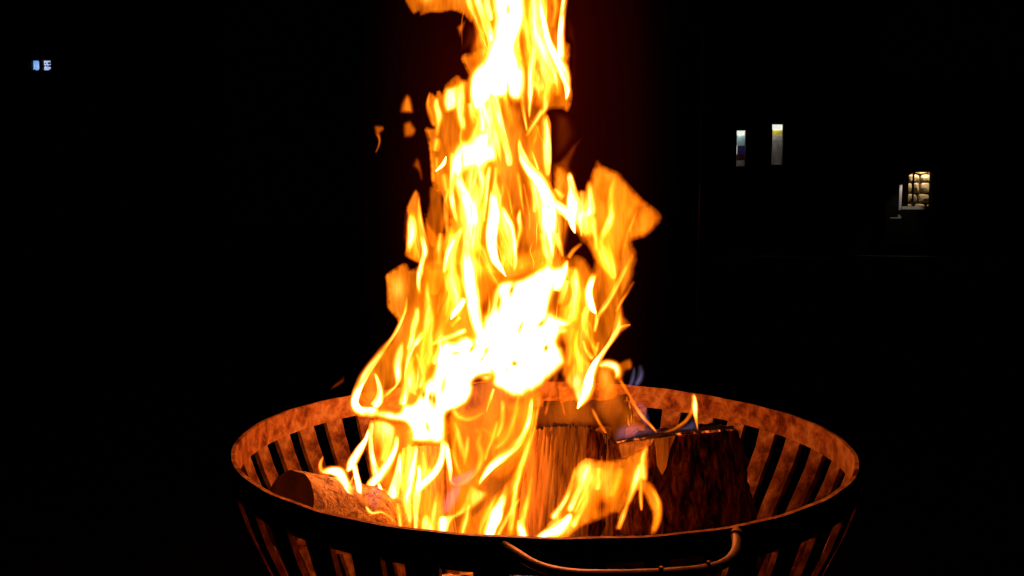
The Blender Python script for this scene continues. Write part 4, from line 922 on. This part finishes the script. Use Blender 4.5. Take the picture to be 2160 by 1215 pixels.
b = MB(); b.add(rv, [(0, 3, 2, 1), (0, 1, 5, 4), (2, 3, 4, 5), (1, 2, 5), (3, 0, 4)]); b.build('roof', M_ROOF, bl)
M_PANEL = glow_mat('lit_panel', (0.85, 0.95, 0.85), (1, 1, .92), 1.0)
def slit(h, things):
    x0, x1, z0, z1 = h
    fr = MB(); t = .02
    fr.box(x0, x0 + t, YB + .06, YB + .12, z0, z1); fr.box(x1 - t, x1, YB + .06, YB + .12, z0, z1)
    fr.box(x0 + t, x1 - t, YB + .06, YB + .12, z0, z0 + t); fr.box(x0 + t, x1 - t, YB + .06, YB + .12, z1 - t, z1)
    w_ = fr.build('window', M_WALL, bl)
    g = MB(); g.box(x0 + t, x1 - t, YB + .085, YB + .091, z0 + t, z1 - t); par(g.build('pane', M_GLASS), w_)
    # small lit room behind
    r = MB(); X0, X1, Z0, Z1, Y0, Y1 = x0 - .25, x1 + .25, z0 - .3, z1 + .12, YB + .26, YB + 1.1
    for bx in ((X0, X1, Y1, Y1 + .03, Z0, Z1), (X0 - .03, X0, Y0, Y1, Z0, Z1), (X1, X1 + .03, Y0, Y1, Z0, Z1), (X0, X1, Y0, Y1, Z1, Z1 + .03), (X0, X1, Y0, Y1, Z0 - .03, Z0)):
        r.box(*bx)
    par(r.build('room', M_WHITE), w_)
    q = MB(); q.box(x0 + .01, x1 - .01, YB + .28, YB + .30, z1 - (z1 - z0) * .12, z1 + .01); par(q.build('light_panel', M_PANEL), w_)
    for (nm, mt, a0, a1, c0, c1, yo) in things:
        q = MB(); q.box(x0 + (x1 - x0) * a0, x0 + (x1 - x0) * a1, YB + .3 + yo, YB + .33 + yo, z1 - (z1 - z0) * c1, z1 - (z1 - z0) * c0); par(q.build(nm, mt), w_)
    return w_
slit(h1, [('curtain_shade', M_CURTAIN, -.1, .28, .12, 1.1, 0), ('panel', M_CYAN, .3, 1.3, .13, .40, .1), ('cloth', M_INDIGO, .42, 1.3, .40, .64, .1), ('cloth', M_MAROON, .3, 1.3, .64, .80, .1), ('curtain_shade', M_CURTAIN, .3, 1.3, .80, 1.2, .1)])
slit(h2, [('curtain_shade', M_CURTAIN, -.1, .28, .1, .8, 0), ('card', M_YELLOW, .15, 1.3, .13, .24, .1), ('panel', M_WHITE, .3, 1.3, .245, .36, .1), ('curtain_shade', M_CURTAIN, .3, 1.3, .36, 1.2, .1)])
lp1 = lamp('room_lamp', ((h1[0] + h1[1]) / 2, YB + .40, h1[3] + .0), 14.0, (1, .97, .9), .02)
lp2 = lamp('room_lamp', ((h2[0] + h2[1]) / 2, YB + .40, h2[3] + .0), 20.0, (1, .95, .88), .02)

# cottage with a window onto a lamplit stone wall
ct = empty('cottage', 'dark gabled cottage at far right with a lit window showing a stone wall inside', 'house', (at(1960, 468, YB).x, YB, GZ))
hc = rect(1896, 1966, 362, 440)
cx0, cx1 = pw(1862, 400)[0], pw(2230, 400)[0]
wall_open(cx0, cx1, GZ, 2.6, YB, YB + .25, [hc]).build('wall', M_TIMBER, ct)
b = MB(); b.box(cx0, cx1, YB + 4, YB + 4.2, GZ, 2.6); b.box(cx0, cx0 + .2, YB + .25, YB + 4, GZ, 2.6); b.box(cx1 - .2, cx1, YB + .25, YB + 4, GZ, 2.6); b.build('rear_wall', M_WALL, ct)
rv = [(cx0 - .25, YB - .3, 2.6), (cx1 + .25, YB - .3, 2.6), (cx1 + .25, YB + 4.5, 2.6), (cx0 - .25, YB + 4.5, 2.6), (cx0 - .25, YB + 2.1, 4.6), (cx1 + .25, YB + 2.1, 4.6)]
b = MB(); b.add(rv, [(0, 3, 2, 1), (0, 1, 5, 4), (2, 3, 4, 5), (1, 2, 5), (3, 0, 4)]); b.build('roof', M_ROOF, ct)
x0, x1, z0, z1 = hc
b = MB(); b.box(x0 - .08, x0 - .01, YB - .30, YB - .24, z0 - .05, z1 - .38); b.box(x0 - .08, x0 - .01, YB - .30, YB - .24, z0 - .28, z0 - .17); b.box(x0 - .01, x1 - .05, YB - .32, YB - .22, z0 - .03, z0 + .05); b.box(x0 - .3, x0 - .08, YB - .30, YB - .24, z0 - .28, z0 - .25)
wn = b.build('window', M_WHITE, ct)
b = MB(); xm = x0 + (x1 - x0) * .46; b.box(xm - .018, xm + .018, YB + .05, YB + .1, z0 + .03, z1); par(b.build('mullion', M_ROOF), wn)
bv = [(x0 - .12, y_, z1 + .08) for y_ in (YB - .03, YB - .006)] + [(x0 + .50, y_, z1 + .08) for y_ in (YB - .03, YB - .006)] + [(x0 - .12, y_, z1 - .42) for y_ in (YB - .03, YB - .006)]
b = MB(); b.add(bv, [(0, 4, 2), (1, 3, 5), (0, 2, 3, 1), (2, 4, 5, 3), (4, 0, 1, 5)]); b.build('bargeboard', M_TIMBER, ct)
b = MB(); b.box(x0, xm - .035, YB + .3, YB + .32, z0, z1); par(b.build('curtain_shade', M_ROOF), wn)  # dark sheet standing in for shade on the left half of the wall
g = MB(); g.box(x0, x1, YB + .12, YB + .126, z0 + .03, z1); par(g.build('pane', M_GLASS), wn)
r = MB(); X0, X1, Z0, Z1, Y0, Y1 = x0 - .3, x1 + .4, z0 - .1, z1 + .35, YB + .26, YB + .58
for bx in ((X0, X1, Y1, Y1 + .05, Z0, Z1), (X0 - .03, X0, Y0, Y1, Z0, Z1), (X1, X1 + .03, Y0, Y1, Z0, Z1), (X0, X1, Y0, Y1, Z1, Z1 + .03), (X0, X1, Y0, Y1, Z0 - .03, Z0)): r.box(*bx)
rm = par(r.build('room', M_ROOF), wn)
rnd = random.Random(11)
zz = Z0
while zz < Z1 - .05:
    hh = rnd.uniform(.2, .32); xx = X0 + rnd.uniform(-.1, 0)
    while xx < X1 - .03:
        ww = rnd.uniform(.2, .42)
        a0, a1 = max(xx, X0) + .012, min(xx + ww, X1) - .012
        if a1 - a0 > .05:
            cx, cz = (a0 + a1) / 2, zz + hh / 2
            bm = bmesh.new(); bmesh.ops.create_icosphere(bm, subdivisions=2, radius=1)
            for vv in bm.verts:
                n_ = mnoise.noise(vv.co * 1.7 + Vector((cx * 5, cz * 5, 0)))
                q = vv.co
                sx = math.copysign(abs(q.x) ** .6, q.x); sz = math.copysign(abs(q.z) ** .6, q.z)
                vv.co = Vector((cx + sx * (a1 - a0) / 2 * .95 * (1 + .1 * n_), Y1 - .01 + q.y * .07 * (1 + .4 * n_), cz + sz * hh / 2 * .93 * (1 + .1 * n_)))
            me = bpy.data.meshes.new('stone'); bm.to_mesh(me); bm.free()
            o = link('stone', me, M_STONE); par(o, ct); 
        xx += ww
    zz += hh
lp3 = lamp('room_lamp', (x1 - .05, YB + .33, z1 + .24), 60.0, (1, .78, .45), .03)
# spot added to brighten the white frame, with an added hood hiding it
b = MB(); hx, hz = x0 + .26, z1 + .10
tv, tf = tube([(hx, YB - .45, hz - .01), (hx, YB - .45, hz + .05), (hx, YB - .45, hz + .08)], [.05, .045, .01], 10); b.add(tv, tf[:-2] + tf[-1:]); b.box(hx - .01, hx + .01, YB - .45, YB, hz + .05, hz + .07); b.build('added_spot_hood', M_ROOF, ct)
ld = bpy.data.lights.new('added_sill_spot', 'SPOT'); ld.energy = 55; ld.color = (1, .88, .68); ld.shadow_soft_size = .01
ld.spot_size = math.radians(54); ld.spot_blend = .6
lp4 = bpy.data.objects.new('added_sill_spot', ld); COL.objects.link(lp4); lp4.location = (hx, YB - .45, hz + .02)
lp4.rotation_euler = Vector((-.12, .14, -.8)).to_track_quat('-Z', 'Y').to_euler()

# house on the far left with a bluish lit window behind a tree
YL = 20.0
hl = empty('house', 'dark house at far left with a small blue lit window behind branches', 'house', (at(60, 468, YL).x, YL, GZ))
wl = rect(61, 107, 126, 148, YL)
lx0, lx1 = pw(-420, 400, YL)[0], pw(330, 400, YL)[0]
wall_open(lx0, lx1, GZ, 6.0, YL, YL + .25, [wl]).build('wall', M_WALL, hl)
b = MB(); b.box(lx0, lx1, YL + 4, YL + 4.2, GZ, 6.0); b.box(lx0, lx0 + .2, YL + .25, YL + 4, GZ, 6.0); b.box(lx1 - .2, lx1, YL + .25, YL + 4, GZ, 6.0); b.build('rear_wall', M_WALL, hl)
rv = [(lx0 - .3, YL - .3, 6.0), (lx1 + .3, YL - .3, 6.0), (lx1 + .3, YL + 4.5, 6.0), (lx0 - .3, YL + 4.5, 6.0), (lx0 + .4, YL + 2.1, 7.6), (lx1 - .4, YL + 2.1, 7.6)]
b = MB(); b.add(rv, [(0, 3, 2, 1), (0, 1, 5, 4), (2, 3, 4, 5), (1, 2, 5), (3, 0, 4)]); b.build('roof', M_ROOF, hl)
M_TV = glow_mat('lit_blue_blind', (0.16, 0.38, 1.0), (0.36, 0.62, 1.0), 1.0)
M_TVP = glow_mat('lit_white_blind', (0.38, 0.52, 1.0), (0.68, 0.8, 1.0), 1.0)
x0, x1, z0, z1 = wl
b = MB(); t = .025
xm = x0 + (x1 - x0) * .48
b.box(xm - .035, xm + .035, YL + .05, YL + .12, z0, z1); b.box(x0, x0 + t, YL + .05, YL + .12, z0, z1); b.box(x1 - t, x1, YL + .05, YL + .12, z0, z1)
w_ = b.build('window', M_WALL, hl)
b = MB(); b.box(x0 + t, xm - .035, YL + .14, YL + .16, z0, z1); par(b.build('blind', M_TV), w_)
b = MB(); b.box(xm + .035, x1 - t, YL + .14, YL + .16, z0, z1); par(b.build('blind', M_TVP), w_)
g = MB(); g.box(x0 + t, xm - .035, YL + .09, YL + .095, z0, z1); g.box(xm + .035, x1 - t, YL + .09, YL + .095, z0, z1); par(g.build('pane', M_GLASS), w_)

# tree in front of it
YT = 17.5
tr = empty('tree', 'dark leafy tree in front of the blue window at far left', 'tree', (at(20, 468, YT).x, YT, GZ))
bx_ = at(20, 468, YT).x
b = MB(); b.add(*tube([(bx_, YT, GZ), (bx_ + .05, YT, 1.0), (bx_ - .02, YT, 2.6), (bx_ + .08, YT, 4.2)], [.14, .11, .08, .04], 10)); b.build('trunk', M_TRUNK, tr, True)
lm = MB(); rnd = random.Random(5)
limbs = []
for k in range(14):
    a = rnd.random() * 6.28; zz = rnd.uniform(1.5, 3.8); L = rnd.uniform(.5, 1.25)
    e = Vector((bx_ + L * math.cos(a), YT + L * math.sin(a) * .8, zz + L * .5)); limbs.append(e)
    lm.add(*tube([(bx_, YT, zz), ((bx_ + e.x) / 2, (YT + e.y) / 2, zz + L * .2), e], [.04, .025, .01], 6))
lm.build('branch', M_TRUNK, tr, True)
lv = MB()
def leaf(p, s):
    a = Vector((rnd.gauss(0, 1), rnd.gauss(0, 1), rnd.gauss(0, 1))).normalized(); c = a.cross(Vector((rnd.gauss(0, 1), rnd.gauss(0, 1), rnd.gauss(0, 1)))).normalized()
    lv.add([p - a * s, p + c * s * .45, p + a * s, p - c * s * .45], [(0, 1, 2, 3)])
wx, wz = (x0 + x1) / 2, (z0 + z1) / 2
for k in range(4200):
    e = rnd.choice(limbs)
    p = e + Vector((rnd.gauss(0, .28), rnd.gauss(0, .25), rnd.gauss(0, .24)))
    q = unat(p)
    if 58 < q[0] < 110 and 124 < q[1] < 150: continue       # the gap the window shows through
    leaf(p, rnd.uniform(.035, .07))
for (px, py, s) in ((86, 128, .05), (87, 140, .05), (91, 139, .045), (96, 134, .022), (104, 133, .05), (105, 139, .05), (63, 146, .04), (73, 149, .04), (70, 126, .03), (88, 133, .04), (107, 147, .03), (93, 140, .03), (99, 139, .035), (83, 147, .025)):
    for j in range(3): leaf(at(px + rnd.uniform(-1, 1), py + rnd.uniform(-1, 1), YT + rnd.uniform(-.2, .2)), s)
lv.build('crown', M_LEAF, tr)

# thin pole catching the firelight
pp = at(1474, 468, 5.0)
pl = empty('pole', 'thin dark metal pole standing right of the fire, faintly red in its light', 'pole', (pp.x, 5.0, GZ))
b = MB(); b.add(*tube([(pp.x, 5, GZ), (pp.x, 5, .3), (pp.x, 5, 1.6)], .009, 10)); b.build('post', M_POLE, pl, True)
b = MB(); zc = at(1474, 358, 5.0).z; b.add(*tube([(pp.x, 5, zc - .012), (pp.x, 5, zc + .012)], .013, 10)); b.build('clip', M_POLE, pl, True)
for l_, p_ in ((lp1, bl), (lp2, bl), (lp3, ct), (lp4, ct)):
    par(l_, p_)
